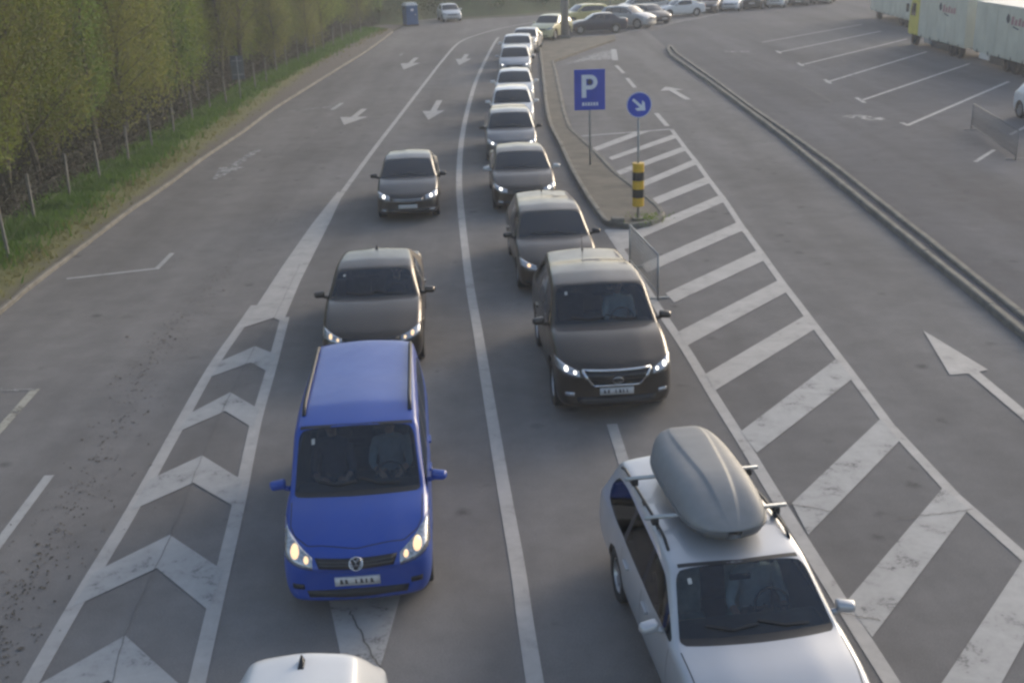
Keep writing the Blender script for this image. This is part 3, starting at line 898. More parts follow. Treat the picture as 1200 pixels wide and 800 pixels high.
BASE = dict(L=4.65, W=1.80, H=1.46, zb=0.92, zn=0.72, zc=0.98, yc=1.25, yh=2.02, yb=2.45, ycp=3.2, yr=3.35, yd=4.0, zd=1.06, wf=0.92, wr=3.62, rw=0.325)
def spec(**k):
    d = dict(BASE); d.update(k); return d
SPECS = {
    'sedan': spec(),
    'liftback': spec(L=4.57, W=1.77, H=1.46, yr=3.35, yd=4.15, zd=1.08, wf=0.90, wr=3.48),
    'fastback': spec(L=4.72, W=1.83, H=1.43, yc=1.32, yh=2.08, yr=3.4, yd=4.18, zd=1.04, wf=0.90, wr=3.70, zn=0.71, nosebow=0.26),
    'wagon': spec(L=4.72, W=1.82, H=1.50, yr=4.22, yd=4.58, zd=0.98, quarter=True, ycp=3.35, wf=0.92, wr=3.64, rdrop=0.06),
    'suv': spec(L=4.77, W=1.885, H=1.69, zb=1.08, zn=0.88, zc=1.15, yc=1.22, yh=1.98, yb=2.45, ycp=3.3, yr=4.05, yd=4.55, zd=1.12, quarter=True, wf=0.95, wr=3.69, rw=0.375, rdrop=0.08, taper=0.14, nosebow=0.26, hoodbulge=0.065, rx=[0.965, 0.955, 0.835, 0.80, 0.76, 0.40]),
    'mpv': spec(L=4.86, W=1.79, H=1.83, zb=1.05, zn=0.84, zc=1.12, yc=0.98, yh=1.72, yb=2.2, ycp=3.1, yr=4.66, yd=4.77, zd=1.08, quarter=True, wf=0.88, wr=3.88, rw=0.325, rdrop=0.02, hdrop=0.075, rx=[0.965, 0.958, 0.875, 0.835, 0.795, 0.41], hoodbulge=0.06, nosebow=0.17, taper=0.05, rz=[0.0, 0.06, 0.85, 0.955, 0.985, 1.0]),
    'hatch': spec(L=4.2, W=1.77, H=1.48, yc=1.12, yh=1.85, yb=2.3, ycp=3.05, yr=3.62, yd=4.05, zd=1.0, wf=0.86, wr=3.44, rw=0.315, quarter=False),
}

def car(name, kind, front, rz, paint_mat, label, group=None, lod=2, lights=None, hl=None, scale=1.0, feats=(), driver=None, grille='bar', cat='car', hint=None, **over):
    s = dict(SPECS[kind]); s.update(over)
    L, W, H = s['L'], s['W'], s['H']; w = W / 2
    hd = Vector((math.sin(rz), -math.cos(rz)))
    c = Vector((front[0], front[1])) - hd * (L / 2) * scale
    root = empty(name, (c.x, c.y, 0.006), rz)
    root.scale = (scale,) * 3
    tag(root, label, cat, group)
    co, no, fc, tg = subdiv(*build_cage(s), 2 if lod else 1)
    sh = Shell(co, fc, L)
    r = s['rw']; Ra = r + 0.055
    wy = [s['wf'] - L / 2, s['wr'] - L / 2]; wz = r
    bf = [f for f, t in zip(fc, tg) if t == 0]
    # wheel arches: open the skin, pull the rim of the hole to a circle
    keep = []
    co2 = co.copy()
    cut = set(); kept = set()
    for f in bf:
        cc = co[list(f)].mean(axis=0)
        inside = any((cc[1] - y) ** 2 + (cc[2] - wz) ** 2 < Ra * Ra for y in wy) and abs(cc[0]) > w * 0.62
        if inside: cut.update(f)
        else: keep.append(f); kept.update(f)
    for v in cut & kept:
        for y in wy:
            dy, dz = co[v][1] - y, co[v][2] - wz
            q = math.hypot(dy, dz)
            if q < Ra * 1.35 and q > 1e-3 and abs(co[v][0]) > w * 0.7:
                co2[v][1] = y + dy / q * Ra; co2[v][2] = wz + dz / q * Ra
    vs, fs = submesh(co2, keep)
    mesh_obj('body', vs, fs, paint_mat, root, True)
    G1 = M['glass'] if lod >= 2 else M['glass_far']
    G2 = M['glass_side'] if lod >= 2 else M['glass_far']
    for t, nm, mt in ((1, 'windscreen', G1), (2, 'rear_window', G2), (3, 'cowl_panel', M['black']), (4, 'side_window', G2), (5, 'side_window', G2), (6, 'side_window', G2), (7, 'side_window', G2), (8, 'side_window', G2), (9, 'side_window', G2), (10, 'pillar_trim', M['black']), (11, 'pillar_trim', M['black']), (12, 'pillar_trim', M['black']), (13, 'pillar_trim', M['black'])):
        ff = [f for f, q in zip(fc, tg) if q == t]
        if ff:
            vs, fs = submesh(co, ff); mesh_obj(nm, vs, fs, mt, root, True)
    if lod >= 2:
        # headlining and inner panels
        ff = [f for f, q in zip(fc, tg) if q == 0 and co[list(f)].mean(axis=0)[1] > s['yc'] + 0.1 - L / 2]
        vs, fs = submesh(co - no * 0.03, ff); mesh_obj('cabin_lining', vs, fs, M['interior'], root, True)
    # wheel wells
    for y in wy:
        for sx in (-1, 1):
            bm = bmesh.new(); seg = 20 if lod else 10
            x0, x1 = sx * (w - 0.05), sx * (w - 0.38)
            ra = [bm.verts.new((x0, y + (Ra + .004) * math.cos(a), wz + (Ra + .004) * math.sin(a))) for a in [math.pi * (-.12 + 1.24 * k / seg) for k in range(seg + 1)]]
            rb = [bm.verts.new((x1, v.co.y, v.co.z)) for v in ra]
            for k in range(seg): bm.faces.new((ra[k], ra[k + 1], rb[k + 1], rb[k]))
            bm.faces.new(rb)
            bm_obj('wheel_well', bm, M['black'], root)
            tm, rm = wheel_meshes(r, 1 if lod else 0)
            wo_ = bpy.data.objects.new('wheel', tm); COL.objects.link(wo_); wo_.parent = root
            wo_.location = (sx * (w - 0.135), y, r - 0.004); wo_.rotation_euler = (0.3 + y, 0, 0 if sx > 0 else math.pi)
            ro = bpy.data.objects.new('rim', rm); COL.objects.link(ro); ro.parent = wo_
    # ---- front face
    zn = s['zn']; zc = s['zc']
    h = hl or dict(xi=0.56, xo=0.93, zi=(-0.12, -0.035), zo=(-0.05, 0.075))
    lit = M[lights] if lights else None
    for sx in (-1, 1):
        lo = [(sx * w * h['xi'], zn + h['zi'][0]), (sx * w * lerp(h['xi'], h['xo'], .5), zn + lerp(h['zi'][0], h['zo'][0], .35)), (sx * w * h['xo'], zn + h['zo'][0])]
        hi = [(sx * w * h['xi'], zn + h['zi'][1]), (sx * w * lerp(h['xi'], h['xo'], .5), zn + lerp(h['zi'][1], h['zo'][1], .45)), (sx * w * h['xo'], zn + h['zo'][1])]
        hlamp = patch(sh, 'headlight', 'front', lo, hi, M['lens'], root, 0.006, 0.02, 12, 5)
        if lit:
            for q0, q1 in (((0.28, 0.62),) if lod < 2 else ((0.10, 0.30), (0.46, 0.70))):
                qm = (q0 + q1) / 2
                a = Vector(lo[0]).lerp(Vector(lo[2]), qm); a2 = Vector(hi[0]).lerp(Vector(hi[2]), qm)
                cc = a.lerp(a2, .5); rz_ = (a2 - a).length * (.26 if qm < .4 else .33); rx_ = max(rz_ * .85, .7 * abs(lo[2][0] - lo[0][0]) * (q1 - q0) * .5)
                an = [math.pi * k / 8 for k in range(9)]
                patch(sh, 'lamp_bulb', 'front', [(cc.x - sx * rx_ * math.cos(t), cc.y - rz_ * math.sin(t)) for t in an], [(cc.x - sx * rx_ * math.cos(t), cc.y + rz_ * math.sin(t)) for t in an], lit, hlamp, 0.010, 0.012, 10, 4)
        elif lod >= 1:
            a = Vector(lo[0]).lerp(Vector(hi[2]), .35); 
    gl = h['xi'] - 0.03
    if grille == 'bar':
        g0, g1 = s.get('grille_z', (-0.15, -0.03))
        gp = patch(sh, 'grille', 'front', [(-w * gl * .9, zn + g0), (0, zn + g0 - .012), (w * gl * .9, zn + g0)], [(-w * gl, zn + g1), (0, zn + g1 - .004), (w * gl, zn + g1)], M['black'], root, 0.004, 0.015, 14, 4)
        if lod >= 1:
            for q in (0.33, 0.66):
                z = zn + lerp(g0, g1, q)
                patch(sh, 'slat', 'front', [(-w * gl * .9, z - .006), (0, z - .012), (w * gl * .9, z - .006)], [(-w * gl * .9, z + .006), (0, z), (w * gl * .9, z + .006)], M['slat'] if 'chromegrille' not in feats else M['chrome'], gp, 0.012, 0.012, 12, 2)
    elif grille == 'trapeze':
        g0, g1 = (-0.285, -0.035)
        gp = patch(sh, 'grille', 'front', [(-w * .38, zn + g0), (0, zn + g0 - .01), (w * .38, zn + g0)], [(-w * .56, zn + g1), (0, zn + g1 + .01), (w * .56, zn + g1)], M['black'], root, 0.004, 0.015, 14, 6)
        fr = [((-.56, g1), (-.38, g0)), ((-.38, g0), (.38, g0)), ((.38, g0), (.56, g1)), ((-.56, g1), (.56, g1))]
        for (a, b) in fr:
            n_ = Vector((-(b[1] - a[1]), (b[0] - a[0]) * w)); n_ = n_.normalized() * (0.020 if a[1] != g1 or b[1] != g1 else 0.012)
            A_ = Vector((a[0] * w, zn + a[1])); B_ = Vector((b[0] * w, zn + b[1]))
            patch(sh, 'grille_frame', 'front', [A_ - n_, B_ - n_], [A_ + n_, B_ + n_], M['chrome'], gp, 0.016, 0.02, 10, 2)
        for q in (0.25, 0.5, 0.75):
            z = zn + lerp(g0, g1, q); x = w * lerp(.37, .55, q)
            patch(sh, 'slat', 'front', [(-x, z - .007), (x, z - .007)], [(-x, z + .007), (x, z + .007)], M['slat'], gp, 0.010, 0.012, 10, 2)
    elif grille == 'tall':
        g0, g1 = (-0.33, -0.04)
        gp = patch(sh, 'grille', 'front', [(-w * .30, zn + g0), (w * .30, zn + g0)], [(-w * .40, zn + g1), (0, zn + g1), (w * .40, zn + g1)], M['black'], root, 0.004, 0.015, 12, 6)
        for q in (0.3, 0.5, 0.7):
            z = zn + lerp(g0, g1, q); x = w * lerp(.28, .36, q)
            patch(sh, 'slat', 'front', [(-x, z - .006), (x, z - .006)], [(-x, z + .006), (x, z + .006)], M['slat'], gp, 0.010, 0.012, 10, 2)
    # lower intake, fog lamps, plate
    iz0, iz1 = 0.25, 0.37 if zn < .8 else 0.42
    patch(sh, 'lower_intake', 'front', [(-w * .60, iz0), (w * .60, iz0)], [(-w * .66, iz1), (w * .66, iz1)], M['black'], root, 0.004, 0.015, 14, 3)
    pz = s.get('plate_z', zn - 0.335 if zn < .8 else zn - .37)
    pl = patch(sh, 'number_plate', 'front', [(-0.26, pz), (0.26, pz)], [(-0.26, pz + .112), (0.26, pz + .112)], M['plate'], root, 0.022, 0.03, 8, 3)
    if lod >= 2:
        x = -0.20
        rp = random.Random(int(L * 1000) + len(label))
        for k in range(7):
            cw = rp.uniform(0.022, 0.042)
            if k not in (2,):
                patch(sh, 'plate_character', 'front', [(x, pz + .026), (x + cw, pz + .026)], [(x, pz + .086), (x + cw * rp.uniform(.5, 1), pz + .086)], M['ink'], pl, 0.0245, 0.004, 3, 2)
            x += 0.058
    if lod >= 1:
        for sx in (-1, 1):
            fx = 0.76; fz = iz1 - 0.03 if zn < .8 else iz1 + .05
            patch(sh, 'fog_lamp', 'front', [(sx * w * (fx - .075), fz - .035), (sx * w * (fx + .075), fz - .03)], [(sx * w * (fx - .075), fz + .03), (sx * w * (fx + .075), fz + .035)], M['lens'] if 'fog' in feats else M['black'], root, 0.006, 0.015, 6, 3)
    # ---- tail lamps
    for sx in (-1, 1):
        zt0 = s['zd'] - 0.30; zt1 = s['zd'] - 0.12
        patch(sh, 'tail_lamp', 'rear', [(sx * w * .66, zt0), (sx * w * .88, zt0)], [(sx * w * .66, zt1), (sx * w * .90, zt1 + .03)], M['tail'], root, 0.006, 0.02, 8, 4)
    # ---- mirrors
    for sx in (-1, 1):
        bm = bmesh.new()
        ym = s['yc'] + 0.42 - L / 2; zm = s['zb'] + 0.09
        rot = Matrix.Rotation(sx * R(-14), 3, 'Z')
        r_ = bmesh.ops.create_cube(bm, size=1.0, matrix=Matrix.Translation((sx * (w + 0.10), ym, zm)) @ rot.to_4x4() @ Matrix.Diagonal((0.21, 0.115, 0.145, 1)))
        for v in r_['verts']:
            if (v.co.x * sx) > (w + 0.10): v.co.z = lerp(v.co.z, zm - .01, 0.22)
            if v.co.y < ym: v.co.z = lerp(v.co.z, zm - 0.005, .25); v.co.x = lerp(v.co.x, sx * (w + .10), .15)
        bmesh.ops.bevel(bm, geom=list(bm.edges), offset=0.035, segments=3, affect='EDGES', profile=0.5)
        tube_bm(bm, [(sx * (w * .93), ym + .02, zm - .07), (sx * (w + .04), ym + .01, zm - .04)], [0.035, 0.03], 8)
        mm = bm_obj('wing_mirror', bm, feats_mirror(feats, paint_mat), root, True)
        if lod >= 2:
            mg = mesh_obj('mirror_glass', [(sx * (w + .03), ym + .068, zm - .045), (sx * (w + .175), ym + .068 - .03, zm - .04), (sx * (w + .175), ym + .068 - .03, zm + .04), (sx * (w + .03), ym + .068, zm + .05)], [(0, 1, 2, 3)], M['chrome'], mm)
    if lod >= 1:
        yf = 0.22 - L / 2; ycw = s['yc'] - L / 2
        # bonnet shut line, door shut lines, handles
        hp = [(sx_ * w * .62, 0) for sx_ in (-1, 1)]
        seam(sh, 'bonnet_seam', 'top', [(-w * .88, ycw + .02), (-w * .86, ycw - .4), (-w * .80, yf + .22), (-w * .62, yf + .06), (0, yf - .04), (w * .62, yf + .06), (w * .80, yf + .22), (w * .86, ycw - .4), (w * .88, ycw + .02)], 0.011, M['black'], root, 0.002, 60)
        for sx, md_ in ((1, 'right'), (-1, 'left')):
            for yy in (s['yc'] + 0.18 - L / 2, s['yb'] + 0.045 - L / 2, min(s['ycp'] + .05, s['wr'] - .30) - L / 2):
                seam(sh, 'door_seam', md_, [(yy, 0.34), (yy, s['zb'] - 0.01)], 0.009, M['black'], root, 0.002, 14)
            for yy in (s['yb'] - 0.16 - L / 2, s['ycp'] - 0.20 - L / 2):
                zz = s['zb'] - 0.12
                patch(sh, 'door_handle', md_, [(yy - .10, zz), (yy + .10, zz)], [(yy - .10, zz + .03), (yy + .10, zz + .03)], paint_mat if 'handle' not in feats else M['chrome'], root, 0.032, 0.03, 5, 2)
            # black rubbing strip along the sill
            patch(sh, 'sill_strip', md_, [(s['wf'] + Ra + .05 - L / 2, 0.235), (s['wr'] - Ra - .05 - L / 2, 0.235)], [(s['wf'] + Ra + .05 - L / 2, 0.29), (s['wr'] - Ra - .05 - L / 2, 0.29)], M['black'], root, 0.004, 0.01, 10, 2)
        for sx in (-1, 1):
            seam(sh, 'bumper_seam', 'front', [(sx * w * h['xi'], zn + h['zi'][0] - .012), (sx * w * lerp(h['xi'], h['xo'], .5), zn + lerp(h['zi'][0], h['zo'][0], .35) - .012), (sx * w * h['xo'], zn + h['zo'][0] - .012)], 0.010, M['black'], root, 0.002, 14)
        # wipers lying at the foot of the screen
        y0 = s['yc'] + 0.16 - L / 2
        for x0, x1 in ((-w * .55, w * .02), (w * .02, w * .58)):
            seam(sh, 'wiper', 'top', [(x0, y0 + .05 + .05 * abs(x0 / w)), ((x0 + x1) / 2, y0 + .0), (x1, y0 + .02)], 0.022, M['black'], root, 0.022, 14)
        # dark band round the screen
        seam(sh, 'screen_seal', 'top', [(-w * s.get('rx', [0, 0, 0, 0, .70])[4] * .98, s['yh'] - L / 2 + .005 + .035), (0, s['yh'] - L / 2 - 0.03), (w * s.get('rx', [0, 0, 0, 0, .70])[4] * .98, s['yh'] - L / 2 + .005 + .035)], 0.05, M['black'], root, 0.003, 20)
    if 'antenna' in feats:
        p, n = sh.hit('top', 0.0, s['yr'] - 0.20 - L / 2)
        tube('antenna', [p + Vector((0, 0, -.01)), p + Vector((0, .03, .05)), p + Vector((0, .13, .32))], [0.02, 0.008, 0.004], M['black'], root, 6)
    if 'fin' in feats:
        p, n = sh.hit('top', 0.0, s['yr'] - 0.16 - L / 2)
        bm = bmesh.new()
        q = [(-.03, -.09, 0), (.03, -.09, 0), (.028, .07, 0), (-.028, .07, 0), (-.006, .055, .07), (.006, .055, .07)]
        v = [bm.verts.new((p.x + a, p.y + b, p.z - .006 + c_)) for a, b, c_ in q]
        for f in ((0, 1, 5, 4), (1, 2, 5), (2, 3, 4, 5), (3, 0, 4), (3, 2, 1, 0)): bm.faces.new([v[i] for i in f])
        bm_obj('antenna_fin', bm, M['black'], root)
    if 'ribs' in feats:
        for q in (-.44, -.22, .22, .44):
            ya, yb_ = s['yh'] + .45 - L / 2, s['yr'] - .10 - L / 2
            patch(sh, 'roof_rib', 'top', [(q * w - .018, ya), (q * w - .018, yb_)], [(q * w + .018, ya), (q * w + .018, yb_)], paint_mat, root, 0.007, 0.012, 16, 3)
    if 'rails' in feats:
        for sx in (-1, 1):
            xr = sx * w * s.get('rx', [0, 0, 0, .765, .7])[3] * (0.93 if kind != 'mpv' else 0.90)
            pts = []
            n_ = 14
            ya, yb_ = s['yh'] + .30 - L / 2, s['yr'] - .12 - L / 2
            for k in range(n_ + 1):
                t = k / n_
                p, nn = sh.hit('top', xr, lerp(ya, yb_, t))
                lift = 0.045 if 0 < k < n_ else 0.0
                pts.append(p + Vector((0, 0, lift)))
            tube('roof_rail', pts, 0.017 if kind != 'mpv' else 0.026, M['black'] if 'blackrails' in feats else M['dullsteel'], root, 8)
            for k in (3, 7, 11):
                p = pts[k]; box('rail_foot', (p.x, p.y, p.z - .025), (.024, .09, .05), M['black'], root, 0.006)
    if lod >= 2:
        # cabin: dashboard, wheel, seats
        bm = bmesh.new()
        box_bm(bm, (0, s['yc'] + .36 - L / 2, s['zb'] - .13), (w * 1.72, .56, .26), None, 0.05)
        bm_obj('dashboard', bm, M['interior'], root, True)
        box('floor_pan', (0, (s['yc'] + s['yr']) / 2 + .1 - L / 2, 0.24), (w * 1.6, s['yr'] - s['yc'], 0.04), M['interior'], root)
        xs = w * .42
        bm = bmesh.new()
        sc_ = Vector((xs, s['yc'] + .78 - L / 2, s['zb'] - .06))
        ring = []
        for k in range(19):
            a = 2 * math.pi * k / 18
            ring.append(sc_ + Vector((.185 * math.cos(a), .185 * math.sin(a) * .42, .185 * math.sin(a) * .9)))
        tube_bm(bm, ring, 0.016, 6, False)
        tube_bm(bm, [sc_ + Vector((-.17, 0, 0)), sc_ + Vector((.17, 0, 0))], 0.016, 6)
        tube_bm(bm, [sc_, sc_ + Vector((0, -.22, -.1))], 0.035, 8)
        bm_obj('steering_wheel', bm, M['black'], root, True)
        sm = M[s['seatmat']] if 'seatmat' in s else M['seat']
        zf = min(s['zb'] - 0.42, H - 1.16)
        for sx in (-1, 1):
            bm = bmesh.new()
            y0 = s['yc'] + 1.25 - L / 2
            box_bm(bm, (sx * xs, y0, zf), (.50, .52, .16), None, 0.05)
            box_bm(bm, (sx * xs, y0 + .34, zf + .36), (.48, .13, .64), Matrix.Rotation(R(-16), 3, 'X'), 0.055)
            st_ = bm_obj('front_seat', bm, sm, root, True)
            bm = bmesh.new(); box_bm(bm, (sx * xs, y0 + .46, zf + .79), (.26, .10, .19), Matrix.Rotation(R(-12), 3, 'X'), 0.045)
            bm_obj('headrest', bm, sm, st_, True)
        bm = bmesh.new()
        y1 = s['yc'] + 2.12 - L / 2
        box_bm(bm, (0, y1, zf), (w * 1.5, .50, .16), None, 0.05)
        box_bm(bm, (0, y1 + .32, zf + .36), (w * 1.5, .14, .62), Matrix.Rotation(R(-18), 3, 'X'), 0.06)
        bm_obj('rear_seat', bm, M['seat'], root, True)
        # interior mirror, permit stickers on the screen
        p, nn = sh.hit('top', 0, s['yh'] - .12 - L / 2)
        box('rear_view_mirror', (0, p.y + .06, p.z - .10), (.22, .03, .065), M['black'], root, 0.012)
        seam(sh, 'sticker', 'top', [(-w * .62, s['yh'] - .13 - L / 2), (-w * .575, s['yh'] - .13 - L / 2)], 0.055, M['tarpw'], root, 0.003, 3)
        if driver: root['_seat'] = (xs, s['yc'] + 1.25 - L / 2, zf + .08)
    root['_dim'] = (L, W, H)
    return root, sh, s

def feats_mirror(feats, pm):
    return M['black'] if 'blackmirror' in feats else (M['pale'] if 'palemirror' in feats else pm)
M['tarpw'] = simple('sticker_paper', (0.42, 0.42, 0.40), 0.6, 0, 0.1, 8)
M['pale'] = paint('pale_mirror_paint', (0.55, 0.55, 0.55))

def emblem(root, sh, kind, z, r):
    """maker's badge on the nose: ring with bars"""
    p, n = sh.hit('front', 0, z)
    bm = bmesh.new()
    q = n.to_track_quat('Z', 'Y').to_matrix()
    c = p + n * 0.022
    def W2(a, b): return c + q @ Vector((a, b, 0.0))
    sx = 1.0 if kind == 'vw' else 1.25
    ring = [W2(sx * r * math.cos(2 * math.pi * k / 24), r * math.sin(2 * math.pi * k / 24)) for k in range(25)]
    tube_bm(bm, ring, r * 0.11, 6, False)
    if kind == 'vw':
        tube_bm(bm, [W2(-.42 * r, .82 * r), W2(0, .12 * r), W2(.42 * r, .82 * r)], r * .09, 6)
        tube_bm(bm, [W2(-.85 * r, .35 * r), W2(-.42 * r, -.78 * r), W2(0, -.02 * r), W2(.42 * r, -.78 * r), W2(.85 * r, .35 * r)], r * .09, 6)
    else:
        tube_bm(bm, [W2(.15 * r, .8 * r), W2(-.45 * r, -.35 * r), W2(.75 * r, -.35 * r)], r * .11, 6)
    bm_obj('badge', bm, M['chrome'], root, True)

# ---- people sitting in the cars
def person(label, car_root, seat, shirt, hands=None, turn=0.0, hair=True, group=None):
    """seated figure grown from a joint skeleton; hands reach towards the given points (car space)"""
    sx, sy, sz = seat
    J = {}; E_ = []; Rd = {}
    def j(n, p, r): J[n] = Vector(p); Rd[n] = r
    j('pelvis', (0, .02, .09), .15); j('belly', (0, .05, .28), .145); j('chest', (0, .09, .47), .165); j('neckb', (0, .10, .60), .075)
    j('neck', (0, .09, .66), .06); j('jaw', (0, .055, .73), .075); j('skull', (0, .075, .82), .095); j('crown', (0, .085, .90), .06)
    for s_, n in ((-1, 'l'), (1, 'r')):
        j('sh' + n, (s_ * .19, .09, .54), .075)
        hnd = (hands or {}).get(n, (s_ * .16, -.30, .16))
        hv = Vector(hnd); shv = J['sh' + n]
        mid = (shv + hv) / 2 + Vector((s_ * .09, .02, -.11))
        j('el' + n, mid, .052); j('wr' + n, hv, .034)
        d = (hv - mid).normalized()
        j('pa' + n, hv + d * .055, .04)
        perp = d.cross(Vector((0, 0, 1))).normalized()
        for k, ln in enumerate((.055, .065, .06, .048)):
            o_ = (k - 1.5) * .021
            j(f'f{k}a' + n, hv + d * .105 + perp * o_, .011); j(f'f{k}b' + n, hv + d * (.105 + ln * .6) + perp * o_ + Vector((0, 0, -ln * .6)), .009)
            E_.append(('pa' + n, f'f{k}a' + n)); E_.append((f'f{k}a' + n, f'f{k}b' + n))
        j('t' + n, hv + d * .06 + perp * (-s_ * .05) + Vector((0, 0, .01)), .012); E_.append(('pa' + n, 't' + n))
        j('hip' + n, (s_ * .10, -.02, .07), .10); j('kn' + n, (s_ * .15, -.43, .11), .072); j('an' + n, (s_ * .14, -.62, -.22), .048); j('to' + n, (s_ * .15, -.78, -.25), .038)
        E_ += [('chest', 'sh' + n), ('sh' + n, 'el' + n), ('el' + n, 'wr' + n), ('wr' + n, 'pa' + n), ('pelvis', 'hip' + n), ('hip' + n, 'kn' + n), ('kn' + n, 'an' + n), ('an' + n, 'to' + n)]
    E_ += [('pelvis', 'belly'), ('belly', 'chest'), ('chest', 'neckb'), ('neckb', 'neck'), ('neck', 'jaw'), ('jaw', 'skull'), ('skull', 'crown')]
    names = list(J); idx = {n: i for i, n in enumerate(names)}
    me = bpy.data.meshes.new('tmp')
    me.from_pydata([J[n] for n in names], [(idx[a], idx[b]) for a, b in E_], [])
    o = bpy.data.objects.new('tmp', me); COL.objects.link(o)
    md_ = o.modifiers.new('k', 'SKIN'); md_.use_smooth_shade = True
    for n in names: me.skin_vertices[0].data[idx[n]].radius = (Rd[n], Rd[n] * (.8 if n in ('chest', 'belly', 'pelvis') else 1))
    me.skin_vertices[0].data[idx['pelvis']].use_root = True
    m2_ = o.modifiers.new('s', 'SUBSURF'); m2_.levels = 1
    ev = o.evaluated_get(bpy.context.evaluated_depsgraph_get()); me2 = bpy.data.meshes.new_from_object(ev)
    bpy.data.objects.remove(o)
    me2.name = 'person'
    me2.materials.clear()
    for m_ in (M['skin'], shirt, M['seat']): me2.materials.append(m_)
    hx = [J['wrl'], J['wrr']]
    for v in me2.vertices:      # nose, brow and chin
        c = v.co
        if c.y < 0.0 and abs(c.x) < .022 and .755 < c.z < .80: c.y -= .022
        if c.y < 0.01 and .016 < abs(c.x) < .05 and .80 < c.z < .825: c.y += .010
    for p in me2.polygons:
        c = p.center; p.use_smooth = True
        if c.z > .645 or min((c - h_).length for h_ in hx) < .15: p.material_index = 0
        elif c.z < .17 and c.y < .02: p.material_index = 2
        else: p.material_index = 1
    ob = bpy.data.objects.new('person', me2); COL.objects.link(ob)
    cr = car_root
    mw = Matrix.Translation(cr.location) @ Matrix.Rotation(cr.rotation_euler.z, 4, 'Z') @ Matrix.Scale(cr.scale.x, 4)
    ob.matrix_world = mw @ Matrix.Translation((sx, sy, sz))
    tag(ob, label, 'person', group)
    # hair cap and ears-high outline
    bm = bmesh.new()
    bmesh.ops.create_uvsphere(bm, u_segments=16, v_segments=10, radius=1.0, matrix=Matrix.Translation((0, .098, .835)) @ Matrix.Diagonal((.092, .102, .100, 1)))
    bmesh.ops.delete(bm, geom=[v for v in bm.verts if v.co.z < .80 and v.co.y < .07 or v.co.z < .76], context='VERTS')
    bm_obj('hair', bm, M['hair'], ob, True)
    bm = bmesh.new()
    for s_ in (-1, 1): ellipsoid_bm(bm, (s_ * .088, .085, .79), (.012, .022, .032), 8)
    bm_obj('ears', bm, M['skin'], ob, True)
    bm = bmesh.new()
    for s_ in (-1, 1): ellipsoid_bm(bm, (s_ * .033, -.006, .805), (.014, .008, .009), 8)
    bm_obj('eyes', bm, M['hair'], ob, True)
    mouth = box('mouth', (0, -.012, .735), (.045, .012, .010), simple('lips', (0.3, 0.12, 0.10), .5), ob, 0.003)
    return ob

# ------------------------------------------------------------------ the vehicles
PA = {
    'blue': paint('blue_paint', (0.010, 0.056, 0.32), 0.0, 0.4, 0.55),
    'brown': paint('dark_brown_paint', (0.072, 0.057, 0.046), 0.6, 0.36, 0.5),
    'black': paint('black_paint', (0.052, 0.043, 0.037), 0.6, 0.36, 0.5),
    'graphite': paint('graphite_paint', (0.070, 0.062, 0.058), 0.6, 0.36, 0.5),
    'grey': paint('grey_paint', (0.13, 0.13, 0.135), 0.5, 0.4),
    'silver': paint('silver_paint', (0.45, 0.46, 0.485), 0.45, 0.38),
    'silver2': paint('pale_silver_paint', (0.42, 0.42, 0.43), 0.5, 0.4),
    'white': paint('white_paint', (0.66, 0.66, 0.66), 0.0, 0.4),
    'yellow': paint('yellow_paint', (0.66, 0.55, 0.20), 0.0, 0.4),
    'cream': paint('cream_paint', (0.62, 0.58, 0.34), 0.0, 0.4),
    'navy': paint('navy_paint', (0.018, 0.024, 0.05), 0.3, 0.35),
}
shirtA = simple('grey_shirt', (0.26, 0.27, 0.29), 0.9, 0, 0.15, 12)
shirtB = simple('pale_shirt', (0.50, 0.52, 0.52), 0.9, 0, 0.12, 12)
shirtC = simple('dark_shirt', (0.05, 0.05, 0.07), 0.9, 0, 0.15, 12)
M['cover'] = simple('pale_seat_cover', (0.34, 0.37, 0.33), 0.9, 0, 0.25, 7)
QG = 'cars queuing in the right lane'

bl, bsh, bs = car('blue_van', 'mpv', (-1.87, 11.22), R(4.0), PA['blue'], 'bright blue van with roof rails and lit headlights, nearest in the left queue lane', 'cars in the left queue lane', 2, 'bulb_warm', dict(xi=0.56, xo=0.955, zi=(-0.14, -0.03), zo=(-0.05, 0.18)), feats=('rails', 'blackrails'), driver=True, cat='van', grille_z=(-0.13, -0.03))
emblem(bl, bsh, 'vw', 0.84 - 0.085, 0.075)
sx, sy, sz = bl['_seat']
person('person in a grey shirt at the wheel of the blue van', bl, (sx, sy, sz), shirtA, {'l': (-.12, -.40, .30), 'r': (.14, -.40, .30)})
person('person in a dark shirt in the passenger seat of the blue van', bl, (-sx, sy, sz), shirtC)

s2, _, _ = car('dark_sedan', 'fastback', (-2.52, 18.95), R(3.0), PA['brown'], 'dark brown saloon close behind the blue van, white sticker on its windscreen', 'cars in the left queue lane', 2, 'bulb_warm', feats=('fin',), driver=True, scale=1.04)
sx, sy, sz = s2['_seat']
person('person in a dark shirt driving the dark saloon behind the blue van', s2, (sx, sy, sz), shirtC, {'l': (-.12, -.40, .30), 'r': (.14, -.40, .30)})
oc, osh, osp = car('grey_liftback', 'liftback', (-2.74, 30.45), R(2.5), PA['graphite'], 'dark grey car with both headlights on, alone at the back of the left queue lane', 'cars in the left queue lane', 1, 'bulb', dict(xi=0.56, xo=0.95, zi=(-0.10, 0.0), zo=(-0.06, 0.09)), feats=('chromegrille', 'fog', 'blackmirror'))

